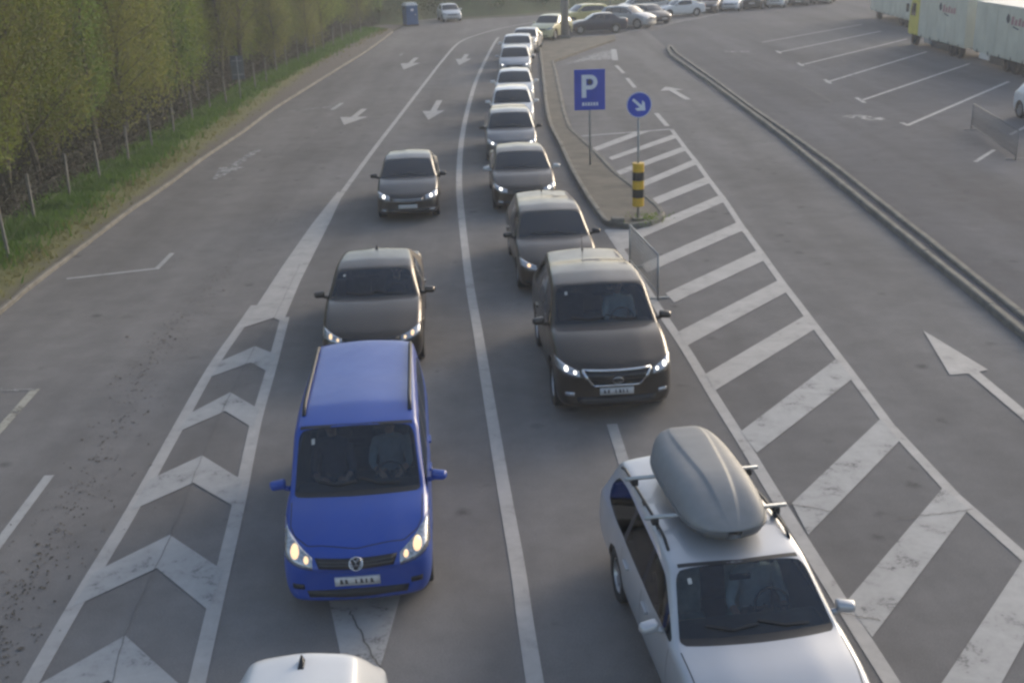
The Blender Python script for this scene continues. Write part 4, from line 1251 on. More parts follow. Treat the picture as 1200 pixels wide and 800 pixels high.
lx, lsh, ls = car('dark_suv', 'suv', (1.66, 16.55), R(3.5), PA['black'], 'black off-road car with chrome-framed grille and lit headlights in the right queue lane', QG, 2, 'bulb', dict(xi=0.60, xo=0.95, zi=(-0.13, -0.05), zo=(-0.05, 0.07)), feats=('antenna', 'fog'), driver=True, grille='trapeze', plate_z=0.45, scale=1.045, yr=4.25, yd=4.62, H=1.72)
emblem(lx, lsh, 'oval', 0.88 - 0.155, 0.062)
sx, sy, sz = lx['_seat']
person('person in a pale shirt at the wheel of the black off-road car', lx, (sx, sy, sz), shirtB, {'l': (-.12, -.40, .30), 'r': (.14, -.40, .30)})
w5, _, _ = car('dark_estate', 'wagon', (1.10, 23.28), R(3.5), PA['brown'], 'dark estate car half hidden behind the black off-road car, aerial on its roof', QG, 1, 'bulb_warm', feats=('antenna', 'blackmirror'))
a6, _, _ = car('dark_saloon', 'sedan', (0.53, 31.00), R(2.5), PA['brown'], 'dark saloon with tall grille and pale door mirrors in the right queue lane', QG, 1, 'bulb', dict(xi=0.55, xo=0.96, zi=(-0.12, -0.03), zo=(-0.03, 0.085)), feats=('palemirror', 'fog'), grille='tall', W=1.85, L=4.8)
c7, _, _ = car('grey_saloon', 'wagon', (0.24, 38.35), R(1.0), PA['grey'], 'grey car with lit headlights right in front of the white cars in the queue', QG, 1, 'bulb', feats=('blackmirror',))
car('white_car', 'hatch', (0.34, 44.75), R(0), PA['white'], 'first white car of the queue, directly behind the grey car', QG, 1, None)
car('white_car', 'sedan', (0.50, 51.1), R(-1), PA['white'], 'second white car of the queue, counted from the grey car', QG, 1, None)
car('silver_car', 'hatch', (0.66, 62.3), R(-2), PA['silver2'], 'silver car with lit lamps and dark grille behind the white queue cars', QG, 1, 'bulb', W=1.8)
car('white_car', 'suv', (0.82, 68.2), R(-4), PA['white'], 'tall white car just behind the silver car with lit lamps', QG, 0, None, H=1.6)
car('white_car', 'sedan', (1.30, 74.6), R(-9), PA['silver2'], 'pale saloon between the tall white car and the cream car at the bend', QG, 0, None)
car('pale_suv', 'suv', (2.7, 83.2), R(-24), PA['cream'], 'cream tall car rounding the bend, left of the lamp post', QG, 0, None)
car('yellow_car', 'suv', (4.6, 95.2), R(-68), PA['yellow'], 'yellow car partly behind the lamp post, just above the navy saloon', QG, 0, None)
car('navy_saloon', 'sedan', (5.0, 88.6), R(-86), PA['navy'], 'navy saloon standing side-on right of the lamp post', 'cars around the far bend', 0, None, feats=())
car('silver_suv', 'suv', (11.9, 91.0), R(52), PA['silver2'], 'large silver car angled behind the navy saloon', 'cars around the far bend', 0, None)
car('dark_car', 'hatch', (13.3, 94.2), R(30), PA['black'], 'black hatchback between the silver off-roader and a white car at the far bend', 'cars around the far bend', 0, None)
car('white_saloon', 'sedan', (13.4, 101.4), R(-70), PA['white'], 'white saloon side-on near the far edge of the lot, right of a black hatchback', 'cars around the far bend', 0, None)
car('white_van', 'mpv', (10.2, 103.8), R(-75), PA['silver2'], 'pale van at the top edge behind the silver off-roader', 'cars around the far bend', 0, None, cat='van')
for k, (x, y, kd, pm, lb) in enumerate([(16.0, 106.4, 'hatch', 'yellow', 'yellowish hatchback at the top edge behind the white saloon'),
                                        (12.6, 108.2, 'sedan', 'silver2', 'silver saloon at the top edge left of the yellowish hatchback'),
                                        (18.4, 104.3, 'hatch', 'black', 'black car, leftmost of the row parked along the far edge of the lot'),
                                        (20.6, 105.6, 'sedan', 'white', 'white car next to the leftmost black one in the far parked row'),
                                        (22.9, 106.8, 'suv', 'black', 'black tall car in the middle of the far parked row'),
                                        (25.3, 108.0, 'hatch', 'white', 'white hatchback right of the black tall car in the far parked row'),
                                        (27.8, 109.4, 'sedan', 'grey', 'grey saloon second from the right end of the far parked row'),
                                        (30.4, 110.8, 'hatch', 'silver2', 'silver hatchback at the right end of the far parked row')]):
    car('parked_car', kd, (x, y), R(-22), PA[pm], lb, 'row of cars parked along the far edge of the lot', 0, None)
car('white_car', 'hatch', (-4.25, 104.6), R(12), PA['white'], 'lone white car driving up beside the blue toilet cabin', None, 0, None)
car('white_car', 'hatch', (21.0, 40.6), R(2), PA['white'], 'white car cut by the right edge, next to the mesh barrier', None, 1, None)
car('white_car', 'hatch', (-1.78, 4.95), R(3), PA['white'], 'white car of which only the roof shows at the bottom edge', 'cars in the left queue lane', 1, None, feats=('fin',), rx=[0.965, 0.955, 0.78, 0.70, 0.62, 0.34], W=1.48)

sv, ssh, ss = car('silver_estate', 'wagon', (2.46, 7.92), R(7.0), PA['silver'], 'silver estate car carrying a grey roof box, bottom right', QG, 2, None, feats=('rails', 'blackrails'), driver=True, seatmat='cover', L=4.95, yr=4.55, yd=4.82, wr=3.74)
sx, sy, sz = sv['_seat']
person('person in a pale shirt reaching across behind the wheel of the silver estate car', sv, (sx, sy, sz), shirtB, {'l': (-.30, -.34, .26), 'r': (.16, -.40, .30)})
# cross bars of the roof rack, then the box standing on them
L, W, H = ss['L'], ss['W'], ss['H']
for yl in (2.80, 3.72):
    y = yl - L / 2
    tube('roof_bar', [(-W / 2 * .86, y, H + .085), (W / 2 * .86, y, H + .085)], 0.024, M['steel'], sv, 8)
    for sgn in (-1, 1):
        box('bar_foot', (sgn * W / 2 * .735, y, H + .045), (.075, .10, .075), M['black'], sv, 0.015)
def roof_box(root, yl):
    mw = Matrix.Translation(root.location) @ Matrix.Rotation(root.rotation_euler.z, 4, 'Z')
    ob = empty('roof_box'); ob.matrix_world = mw @ Matrix.Translation((0.0, yl - L / 2, H + .112))
    tag(ob, 'streamlined grey plastic roof box with moulded ridges on the silver estate car', 'roof box')
    # lid: loft of rounded sections, nose towards the front
    N = 34; K = 64
    vs = []; fs = []
    Lb, Wb, Hb = 2.15, 0.92, 0.38
    def half_w(t):
        return Wb / 2 * (1 - abs(2 * t - 1) ** (6.5)) ** (1 / 2.2) * lerp(0.95, 1.0, min(1, t * 2.2)) * (1 if t < .6 else 1 - .16 * ((t - .6) / .4) ** 2)
    def hgt(t):
        return 0.10 + (Hb - 0.10) * (1 - (1 - min(1, t / .42)) ** 2.2)  * (1 if t < .90 else (1 - ((t - .90) / .10) ** 2 * .75))
    for i in range(N):
        t = 0.5 - 0.5 * math.cos(math.pi * i / (N - 1))
        y = -Lb / 2 + t * Lb
        w = max(half_w(min(.9985, max(.0015, t))), 0.06); h_ = hgt(t) 
        for k in range(K + 1):
            s_ = 1 - 2 * k / K
            u = math.copysign(1 - (1 - abs(s_)) ** 1.5, s_)
            x = w * u
            z = 0.092 + (h_ - 0.092) * max(0.0, 1 - abs(u) ** 4.5) ** .5
            # two moulded ridges converging to the nose
            rr = lerp(0.16, 0.52, t)
            env = min(1, t * 5) * min(1, (1 - t) * 4)
            z += 0.020 * env / (1 + math.exp(min(40, (abs(u) - rr) / 0.022)))
            z += 0.010 * env * math.exp(-((abs(u) - rr) / 0.03) ** 2)
            vs.append((x, y, z))
    for i in range(N - 1):
        for k in range(K):
            fs.append((i * (K + 1) + k, (i + 1) * (K + 1) + k, (i + 1) * (K + 1) + k + 1, i * (K + 1) + k + 1))
    fs.append(tuple(range(K + 1))); fs.append(tuple((N - 1) * (K + 1) + k for k in range(K, -1, -1)))
    mesh_obj('lid', vs, fs, M['boxgrey'], ob, True)
    vs = []; fs = []
    for i in range(N):
        t = 0.5 - 0.5 * math.cos(math.pi * i / (N - 1)); y = -Lb / 2 + t * Lb
        w = max(half_w(min(.9985, max(.0015, t))), 0.06)
        for (q, z) in ((1.0, .088), (1.035, .082), (1.035, .06), (.99, .05), (.93, .0), (0, -.002), (-.93, .0), (-.99, .05), (-1.035, .06), (-1.035, .082), (-1.0, .088)): vs.append((w * q, y * (1 if abs(q) > .97 else .985), z))
    for i in range(N - 1):
        for k in range(10): fs.append((i * 11 + k, i * 11 + k + 1, (i + 1) * 11 + k + 1, (i + 1) * 11 + k))
    fs.append(tuple(range(11))); fs.append(tuple((N - 1) * 11 + k for k in range(10, -1, -1)))
    mesh_obj('tray', vs, fs, M['boxgrey2'], ob, True)
M['boxgrey'] = simple('box_grey_plastic', (0.205, 0.208, 0.213), 0.55, 0.0, 0.08, 5)
M['boxgrey2'] = simple('box_tray_plastic', (0.12, 0.122, 0.128), 0.5, 0.0, 0.08, 5)
roof_box(sv, 3.22)

# ------------------------------------------------------------------ lorries
M['tarp'] = simple('trailer_tarpaulin', (0.56, 0.55, 0.45), 0.6, 0, 0.12, 0.8)
M['tarpw'] = simple('trailer_roof_white', (0.66, 0.64, 0.58), 0.6, 0, 0.1, 0.8)
M['lorryyellow'] = simple('lorry_yellow', (0.60, 0.52, 0.03), 0.4, 0, 0.15, 2, 0.5)
M['chassis'] = simple('chassis_grey', (0.03, 0.031, 0.034), 0.7, 0.1, 0.3, 3)
M['logo_red'] = simple('logo_red', (0.40, 0.20, 0.20), 0.6, 0, 0.1, 4)
M['logo_dark'] = simple('logo_dark', (0.045, 0.05, 0.07), 0.6, 0, 0.1, 4)
def lorry_wheel(parent, x, y, r=0.47):
    t_, r_ = wheel_meshes(r, 0)
    o = bpy.data.objects.new('wheel', t_); COL.objects.link(o); o.parent = parent
    o.location = (x, y, r - .003); o.rotation_euler = (0.2, 0, math.pi if x < 0 else 0); o.scale = (1.4, 1, 1)
    q = bpy.data.objects.new('rim', r_); COL.objects.link(q); q.parent = o
def trailer_box(root, y0, y1, z0, z1, x0, x1, mat, logo=True, posts=True):
    """body of a lorry or trailer, curtain bulging slightly between its posts"""
    n = max(3, int((y1 - y0) / 1.3)); vs = []; fs = []
    body = box('box_body', ((x0 + x1) / 2, (y0 + y1) / 2, (z0 + z1) / 2), (x1 - x0 - .06, y1 - y0, z1 - z0), mat, root, 0.02)
    for k in range(n):
        a, b = lerp(y0, y1, k / n) + .03, lerp(y0, y1, (k + 1) / n) - .03
        m_ = 6; vs = []; fs = []
        for i in range(m_ + 1):
            yy = lerp(a, b, i / m_); bul = 0.018 * math.sin(math.pi * i / m_) + (0.008 if i % 2 else 0)
            vs += [(x0 - bul, yy, z0 + .10), (x0 - bul, yy, z1 - .12), (x0 + .035, yy, z0 + .10), (x0 + .035, yy, z1 - .12)]
        for i in range(m_):
            c_ = 4 * i
            fs += [(c_, c_ + 4, c_ + 5, c_ + 1), (c_ + 1, c_ + 5, c_ + 7, c_ + 3), (c_ + 2, c_ + 6, c_ + 4, c_)]
        fs += [(0, 1, 3, 2), (4 * m_, 4 * m_ + 2, 4 * m_ + 3, 4 * m_ + 1)]
        mesh_obj('curtain_panel', vs, fs, mat, body)
        box('curtain_strap', (x0 - .03, (a + b) / 2, z0 + .06), (.03, .05, .20), M['chassis'], body)
    box('roof_edge', ((x0 + x1) / 2, (y0 + y1) / 2, z1 + .012), (x1 - x0 + .03, y1 - y0 + .04, .07), M['tarpw'], root, 0.015)
    if logo:
        yc_ = lerp(y0, y1, .38); zc_ = z1 - .62
        rng = random.Random(3)
        # dark bird-like mark, red slanted lettering too blurred to read, dark tail stroke
        vs = []; fs = []
        def poly(pts, mat_, nm):
            mesh_obj(nm, [(x0 - .034, p, q) for p, q in pts] + [(x0 - .028, p, q) for p, q in pts], [tuple(range(len(pts)))], mat_, root)
        yt = yc_ + 1.35
        poly([(yt, zc_ + .05), (yt - .18, zc_ + .28), (yt - .42, zc_ + .22), (yt - .50, zc_ - .05), (yt - .30, zc_ - .20), (yt - .10, zc_ - .12)], M['logo_dark'], 'logo_mark')
        for k in range(5):
            a = yc_ + .72 - k * .42
            hgt = (0.40, .28, .36, .28, .32)[k]
            poly([(a, zc_ - .22), (a - .30, zc_ - .22), (a - .36, zc_ - .22 + hgt), (a - .08, zc_ - .22 + hgt)], M['logo_red'], 'logo_letter')
        poly([(yc_ + .5, zc_ - .32), (yc_ - .2, zc_ - .42), (yc_ - .3, zc_ - .36), (yc_ + .4, zc_ - .27)], M['logo_dark'], 'logo_stroke')
lr = empty('lorry', (25.3, 62.0, 0.006), R(-1.2))
tag(lr, 'yellow-cabbed lorry with pale curtain body and red lettering', 'lorry')
X0, X1 = 0.0, 2.3
trailer_box(lr, 1.30, 9.0, 0.62, 3.16, X0, X1, M['tarp'])
bm = bmesh.new()
vsx = [(9.12, .62), (9.12, 3.1), (9.5, 3.2), (10.55, 3.02), (10.95, 1.9), (11.02, 1.0), (10.98, .62)]
va = [bm.verts.new((X0 + .05, y, z)) for y, z in vsx]; vb2 = [bm.verts.new((X1 - .05, y, z)) for y, z in vsx]
bm.faces.new(va); bm.faces.new(vb2[::-1])
for k in range(len(vsx)): bm.faces.new((va[k], va[(k + 1) % 7], vb2[(k + 1) % 7], vb2[k]))
bmesh.ops.bevel(bm, geom=list(bm.edges), offset=0.06, segments=2, affect='EDGES')
cab = bm_obj('cab', bm, M['lorryyellow'], lr)
mesh_obj('side_window', [(X0 + .045, 9.75, 1.75), (X0 + .045, 10.72, 1.75), (X0 + .045, 10.5, 2.5), (X0 + .045, 9.75, 2.5)], [(0, 1, 2, 3)], M['glass_far'], cab)
mesh_obj('windscreen', [(X0 + .2, 10.96, 1.9), (X1 - .2, 10.96, 1.9), (X1 - .25, 10.60, 2.95), (X0 + .25, 10.60, 2.95)], [(0, 1, 2, 3)], M['glass_far'], cab)
box('wing_mirror', (X0 - .16, 10.75, 2.2), (.16, .12, .5), M['black'], cab, 0.03)
box('chassis', (1.15, 5.6, .62), (.9, 9.6, .22), M['chassis'], lr)
box('side_guard', (X0 + .10, 5.2, .42), (.05, 2.9, .42), M['chassis'], lr)
box('fuel_tank', (X0 + .30, 7.4, .55), (.5, 1.2, .48), M['steel'], lr, 0.08)
for y in (2.3, 3.35, 9.9):
    for x in (X0 + .22, X1 - .22): lorry_wheel(lr, x if x < 1 else x, y, .42)
tl = empty('trailer', (25.15, 52.6, 0.006), R(-1.2))
tag(tl, 'pale curtain-sided trailer behind the yellow lorry, cut by the right edge', 'trailer')
trailer_box(tl, 0.8, 9.55, 0.62, 3.16, X0, X1, M['tarp'])
box('chassis', (1.15, 5.2, .62), (.9, 8.6, .22), M['chassis'], tl)
box('tool_box', (X0 + .26, 8.0, .52), (.45, 1.3, .40), M['tarpw'], tl, 0.03)
box('drawbar', (1.15, 10.2, .55), (.18, 1.5, .12), M['chassis'], tl)
box('side_guard', (X0 + .10, 6.4, .42), (.05, 1.7, .42), M['chassis'], tl)
for y in (2.9, 4.1, 5.2):
    for x in (X0 + .22, X1 - .22): lorry_wheel(tl, x, y, .42)
t2 = empty('trailer', (29.0, 81.5, 0.006), R(-4.0))
tag(t2, 'white box trailer at the top edge beyond the yellow cab', 'trailer')
trailer_box(t2, 0.0, 13.0, 0.55, 3.2, X0, X1, M['tarp'], False)
box('chassis', (1.15, 6.5, .45), (.9, 12, .2), M['chassis'], t2)
for y in (1.6, 2.8, 4.0, 10.8):
    for x in (X0 + .22, X1 - .22): lorry_wheel(t2, x, y, .40)

# ------------------------------------------------------------------ signs, posts, barriers
def disc(name, c, r, th, mat, parent, seg=32):
    bm = bmesh.new()
    bmesh.ops.create_cone(bm, cap_ends=True, segments=seg, radius1=r, radius2=r, depth=th, matrix=Matrix.Translation(c) @ Matrix.Rotation(R(90), 4, 'X'))
    return bm_obj(name, bm, mat, parent)
def flat(name, pts, y, mat, parent, th=0.003):
    """thin raised shape on the front of a panel that faces the camera side (-y)"""
    bm = bmesh.new()
    a = [bm.verts.new((p[0], y - th, p[1])) for p in pts]; b = [bm.verts.new((p[0], y, p[1])) for p in pts]
    bm.faces.new(a); bm.faces.new(b[::-1])
    for k in range(len(pts)): bm.faces.new((a[k], a[(k + 1) % len(pts)], b[(k + 1) % len(pts)], b[k]))
    bm.normal_update(); bmesh.ops.triangulate(bm, faces=[f for f in bm.faces if len(f.verts) > 4], ngon_method='EAR_CLIP')
    return bm_obj(name, bm, mat, parent)
def strip(name, outer, inner, y, mat, parent, th=0.003):
    n = len(outer); vs = []; fs = []
    for p in outer + inner: vs.append((p[0], y - th, p[1]))
    for p in outer + inner: vs.append((p[0], y, p[1]))
    for k in range(n - 1):
        fs += [(k, k + 1, n + k + 1, n + k), (k, 2 * n + k, 2 * n + k + 1, k + 1), (n + k, n + k + 1, 3 * n + k + 1, 3 * n + k)]
    o = mesh_obj(name, vs, fs, mat, parent)
    bm = bmesh.new(); bm.from_mesh(o.data); bmesh.ops.recalc_face_normals(bm, faces=bm.faces); bm.to_mesh(o.data); bm.free()
    return o

# parking sign
p = (2.81, 37.20)
ps = empty('parking_sign', (p[0], p[1], 0.115), R(-2))
tag(ps, 'tall blue parking sign with a white letter P on the island', 'sign')
tube('post', [(0, .04, -.05), (0, .04, 3.05)], 0.034, M['dullsteel'], ps, 10)
pw, z0, z1 = 1.0, 1.80, 3.10
box('panel', (0, 0, (z0 + z1) / 2), (pw, .03, z1 - z0), M['bluesign'], ps, 0.004)
box('clamp', (0, .04, 2.1), (.12, .06, .04), M['dullsteel'], ps); box('clamp', (0, .04, 2.85), (.12, .06, .04), M['dullsteel'], ps)
yF = -.0155
fz = [(-pw / 2 + .025, z0 + .025), (pw / 2 - .025, z0 + .025), (pw / 2 - .025, z1 - .025), (-pw / 2 + .025, z1 - .025), (-pw / 2 + .025, z0 + .025)]
fi = [(-pw / 2 + .045, z0 + .045), (pw / 2 - .045, z0 + .045), (pw / 2 - .045, z1 - .045), (-pw / 2 + .045, z1 - .045), (-pw / 2 + .045, z0 + .045)]
# letter P: stem and bowl
zb0, zb1 = z0 + .40, z1 - .17
flat('letter_stem', [(-.26, zb0), (-.11, zb0), (-.11, zb1), (-.26, zb1)], yF, M['signwhite'], ps)
def bowl(rx_, rz_, cz):
    return [(-.11, cz + rz_)] + [(.02 + rx_ * math.sin(a), cz + rz_ * math.cos(a)) for a in [math.pi * k / 16 for k in range(17)]] + [(-.11, cz - rz_)]
cz = zb1 - .235
strip('letter_bowl', bowl(.235, .235, cz), bowl(.10, .105, cz), yF, M['signwhite'], ps)
disc('dark_spot', (.0, yF - .004, cz + .005), .085, .006, M['ink'], ps, 20)
x = -.25
for k in range(6):
    w_ = (.075, .06, .075, .06, .075, .065)[k]
    flat('caption_letter', [(x, z0 + .14), (x + w_, z0 + .14), (x + w_ * .9, z0 + .25), (x + .01, z0 + .25)], yF, M['signwhite'], ps)
    x += w_ + .022

# keep-right sign over a yellow and black marker
p = (3.50, 29.45)
ks = empty('keep_right_sign', (p[0], p[1], 0.115), R(4))
tag(ks, 'round blue sign with a white arrow pointing down right above a striped marker', 'sign')
tube('post', [(0, .05, -.05), (0, .05, 3.35)], 0.032, M['dullsteel'], ks, 10)
c3 = (0, 0, 3.05)
disc('panel', c3, .33, .025, M['bluesign'], ks, 40)
strip('white_rim', [(.325 * math.cos(2 * math.pi * k / 40), 3.05 + .325 * math.sin(2 * math.pi * k / 40)) for k in range(41)], [(.310 * math.cos(2 * math.pi * k / 40), 3.05 + .310 * math.sin(2 * math.pi * k / 40)) for k in range(41)], -.0125, M['signwhite'], ks)
def rot2(pts, a, c):
    return [(c[0] + x * math.cos(a) - z * math.sin(a), c[1] + x * math.sin(a) + z * math.cos(a)) for x, z in pts]
flat('arrow', rot2([(-.22, -.035), (.06, -.035), (-.02, -.14), (.07, -.14), (.22, 0), (.07, .14), (-.02, .14), (.06, .035), (-.22, .035)], R(-42), (0.0, 3.05)), -.0125, M['signwhite'], ks)
zz = [.38, .61, .84, 1.07, 1.30, 1.53]
for k in range(5):
    bm = bmesh.new()
    r_ = bmesh.ops.create_cone(bm, cap_ends=True, segments=24, radius1=.155, radius2=.155, depth=zz[k + 1] - zz[k], matrix=Matrix.Translation((0, .05, (zz[k] + zz[k + 1]) / 2)))
    bm_obj('marker_band', bm, M['signyellow'] if k % 2 == 0 else M['black'], ks, False)
box('foot', (0, .05, .03), (.28, .28, .05), M['kerb'], ks, 0.01)

# block of pale stone on the island tip
box_o = box('concrete_block', (2.93, 29.30, .18), (.34, .30, .14), M['kerb'], None, 0.03)
tag(box_o, 'small pale concrete block on the island tip by the mesh panel', 'block')

# lamp post
lp = empty('lamp_post', (4.57, 83.63, 0.115))
tag(lp, 'thick grey lamp post at the far end of the island', 'lamp post')
tube('pole', [(0, 0, 0), (0, 0, 5), (0, 0, 9.0)], [.30, .26, .18], M['steel'], lp, 16)
box('base', (0, 0, .10), (.7, .7, .24), M['kerb'], lp, 0.03)
tube('arm', [(0, 0, 8.8), (-.6, -.3, 9.15), (-1.5, -.7, 9.3)], [.06, .05, .045], M['steel'], lp, 8)
bm = bmesh.new(); box_bm(bm, (-1.85, -.86, 9.3), (.75, .28, .12), Matrix.Rotation(R(25), 3, 'Z'), 0.04)
bm_obj('lamp_head', bm, M['dullsteel'], lp)

# small blue sign far behind the queue
fs_ = empty('road_sign', (10.4, 111.0, 0), R(-5))
tag(fs_, 'small blue sign at the top edge beyond the silver off-roader', 'sign')
tube('post', [(0, .04, 0), (0, .04, 2.4)], .035, M['dullsteel'], fs_, 8)
box('panel', (0, 0, 1.75), (1.0, .03, .9), M['bluesign'], fs_, 0.004)
flat('letter_stem', [(-.2, 1.45), (-.1, 1.45), (-.1, 2.05), (-.2, 2.05)], -.0155, M['signwhite'], fs_)
strip('letter_bowl', [(q[0], q[1]) for q in bowl(.2, .17, 1.88)], bowl(.09, .08, 1.88), -.0155, M['signwhite'], fs_)

# back of a sign by the left fence
p = (-12.796, 55.802)
bs_ = empty('road_sign', (p[0], p[1], 0.05), R(8))
tag(bs_, 'grey back of a road sign standing by the wire fence', 'sign')
tube('post', [(0, 0, 0), (0, 0, 2.2)], .035, M['dullsteel'], bs_, 8)
box('panel', (0, .045, 1.68), (.62, .03, 1.12), M['signback'], bs_, 0.004)
box('bracket', (0, .02, 1.35), (.5, .03, .05), M['dullsteel'], bs_); box('bracket', (0, .02, 2.0), (.5, .03, .05), M['dullsteel'], bs_)

def barrier(name, a, b, h, n, label, mat, rails=2, mesh_h=0):
    a = Vector((a[0], a[1], 0)); b = Vector((b[0], b[1], 0)); d = (b - a); L_ = d.length
    o = empty(name, a, math.atan2(d.y, d.x)); tag(o, label, 'barrier')
    tube('post', [(0, 0, .0), (0, 0, h)], .022, mat, o, 8); tube('post', [(L_, 0, .0), (L_, 0, h)], .022, mat, o, 8)
    tube('top_rail', [(0, 0, h), (L_, 0, h)], .021, mat, o, 8); tube('bottom_rail', [(0, 0, .16), (L_, 0, .16)], .018, mat, o, 8)
    for k in range(1, n):
        x = L_ * k / n
        tube('bar', [(x, 0, .16), (x, 0, h)], (.007 if mesh_h > 5 else .012), mat, o, 5)
    for k in range(mesh_h):
        z = .16 + (h - .16) * (k + 1) / (mesh_h + 1)
        tube('cross_wire', [(0, .008, z), (L_, .008, z)], .006, mat, o, 5)
    for x in (0.12, L_ - 0.12):
        box('foot', (x, 0, .018), (.06, .55, .03), mat, o, 0.004)
    return o
M['barr'] = simple('barrier_steel', (0.30, 0.31, 0.31), 0.5, 0.5, 0.15, 8)
barrier('mesh_barrier', (2.832, 25.489), (3.141, 22.842), 1.0, 22, 'grey mesh barrier panel between the island tip and the black off-road car', M['barr'], 2, 9)
M['barr2'] = simple('barrier_dull_steel', (0.16, 0.16, 0.165), 0.6, 0.3, 0.15, 8)
b2a = (17.347, 41.872); b2b = (16.479, 36.043)
barrier('mesh_barrier', b2a, b2b, 0.95, 30, 'grey crowd-control barrier standing on the lot near the white car', M['barr2'], 2, 3)

# portable toilet
p = (-7.873, 101.551)
pt = empty('portable_toilet', (p[0], p[1] + .5, 0.0), R(24))
tag(pt, 'blue portable toilet cabin with white roof by the far road edge', 'toilet cabin')
M['ptblue'] = simple('cabin_blue', (0.02, 0.10, 0.26), 0.5, 0, 0.15, 3)
M['ptwhite'] = simple('cabin_roof', (0.55, 0.58, 0.58), 0.5, 0, 0.1, 3)
box('base', (0, 0, .07), (1.12, 1.12, .12), M['black'], pt, 0.02)
box('wall', (0, 0, .92), (1.06, 1.06, 1.62), M['ptblue'], pt, 0.05)
dr = box('door', (0.0, -.545, .92), (.70, .03, 1.50), M['ptblue'], pt, 0.01)
box('handle', (.27, -.57, .95), (.05, .03, .14), M['ptwhite'], dr); box('door_sign', (0, -.566, 1.35), (.26, .012, .2), M['signwhite'], dr)
bm = bmesh.new()
v = [bm.verts.new(q) for q in ((-.58, -.58, 1.72), (.58, -.58, 1.72), (.58, .58, 1.72), (-.58, .58, 1.72), (-.42, -.42, 1.95), (.42, -.42, 1.95), (.42, .42, 1.95), (-.42, .42, 1.95))]
for f in ((0, 1, 5, 4), (1, 2, 6, 5), (2, 3, 7, 6), (3, 0, 4, 7), (4, 5, 6, 7), (3, 2, 1, 0)): bm.faces.new([v[i] for i in f])
bm_obj('roof', bm, M['ptwhite'], pt)
for k in range(4): box('vent_slat', (-.56 + .001, -.15 + k * .1, 1.5), (.03, .07, .16), M['black'], pt)
pad = sheet('pavement', [(-8.414, 99.942), (-6.539, 102.863), (-5.346, 106.324), (-5.990, 109.836), (-7.663, 108.461), (-8.645, 104.794)], 0.012, M['kerb'], kind='structure')

# ------------------------------------------------------------------ wire fence on the left
fe = empty('wire_fence', (0, 0, 0))
tag(fe, 'wire fence on pale concrete posts along the wood', 'fence')
pp = [(-12.939, 25.117), (-12.668, 26.103), (-12.643, 27.656), (-13.536, 31.656), (-13.618, 34.705), (-13.390, 36.920), (-13.377, 39.911), (-13.321, 42.676), (-13.423, 46.058), (-13.476, 49.277), (-13.553, 52.695), (-13.208, 54.486), (-12.976, 60.204), (-12.855, 62.603), (-13.085, 66.893), (-13.010, 69.858), (-12.787, 72.559), (-12.636, 74.985), (-12.389, 77.001), (-12.216, 79.727), (-11.966, 82.623), (-11.698, 85.729), (-11.479, 89.097), (-11.171, 92.703)]
pp = sorted(pp, key=lambda q: q[1])
bmp = bmesh.new(); box_bm(bmp, (0, 0, .70), (.07, .07, 1.62), None, .012)
mp_ = bpy.data.meshes.new('post'); bmp.to_mesh(mp_); bmp.free(); mp_.materials.append(M['postconc'])
rf = random.Random(8)
tops = []
for q in pp:
    o = bpy.data.objects.new('post', mp_); COL.objects.link(o); o.parent = fe
    o.location = (q[0], q[1], 0); o.rotation_euler = (rf.uniform(-.03, .03), rf.uniform(-.03, .03), rf.uniform(-.2, .2))
for z in (.45, .95, 1.40):
    bm = bmesh.new()
    tube_bm(bm, [(q[0] - .05, q[1], z + rf.uniform(-.02, .02)) for q in pp], .0025, 5)
    bm_obj('wire', bm, M['wire'], fe)

# ------------------------------------------------------------------ trees
def leaves_np(centers, size, rng, flat_=0.3):
    n = len(centers)
    nrm = rng.normal(size=(n, 3)); nrm[:, 2] += flat_; nrm /= np.linalg.norm(nrm, axis=1)[:, None]
    t = rng.normal(size=(n, 3)); t -= nrm * (t * nrm).sum(1)[:, None]; t /= np.linalg.norm(t, axis=1)[:, None]
    b = np.cross(nrm, t)
    s = size * rng.uniform(.6, 1.35, n)[:, None]
    q = np.stack([centers - t * s, centers + b * s * .55, centers + t * s, centers - b * s * .55], 1).reshape(-1, 3)
    f = np.arange(n * 4).reshape(n, 4)
    return q, f
def np_mesh(name, q, f, mat):
    me = bpy.data.meshes.new(name)
    me.vertices.add(len(q)); me.vertices.foreach_set('co', q.astype(np.float32).ravel())
    me.loops.add(f.size); me.loops.foreach_set('vertex_index', f.astype(np.int32).ravel())
    me.polygons.add(len(f)); me.polygons.foreach_set('loop_start', (np.arange(len(f)) * f.shape[1]).astype(np.int32))
    me.update(calc_edges=True); me.validate()
    me.materials.append(mat)
    return me
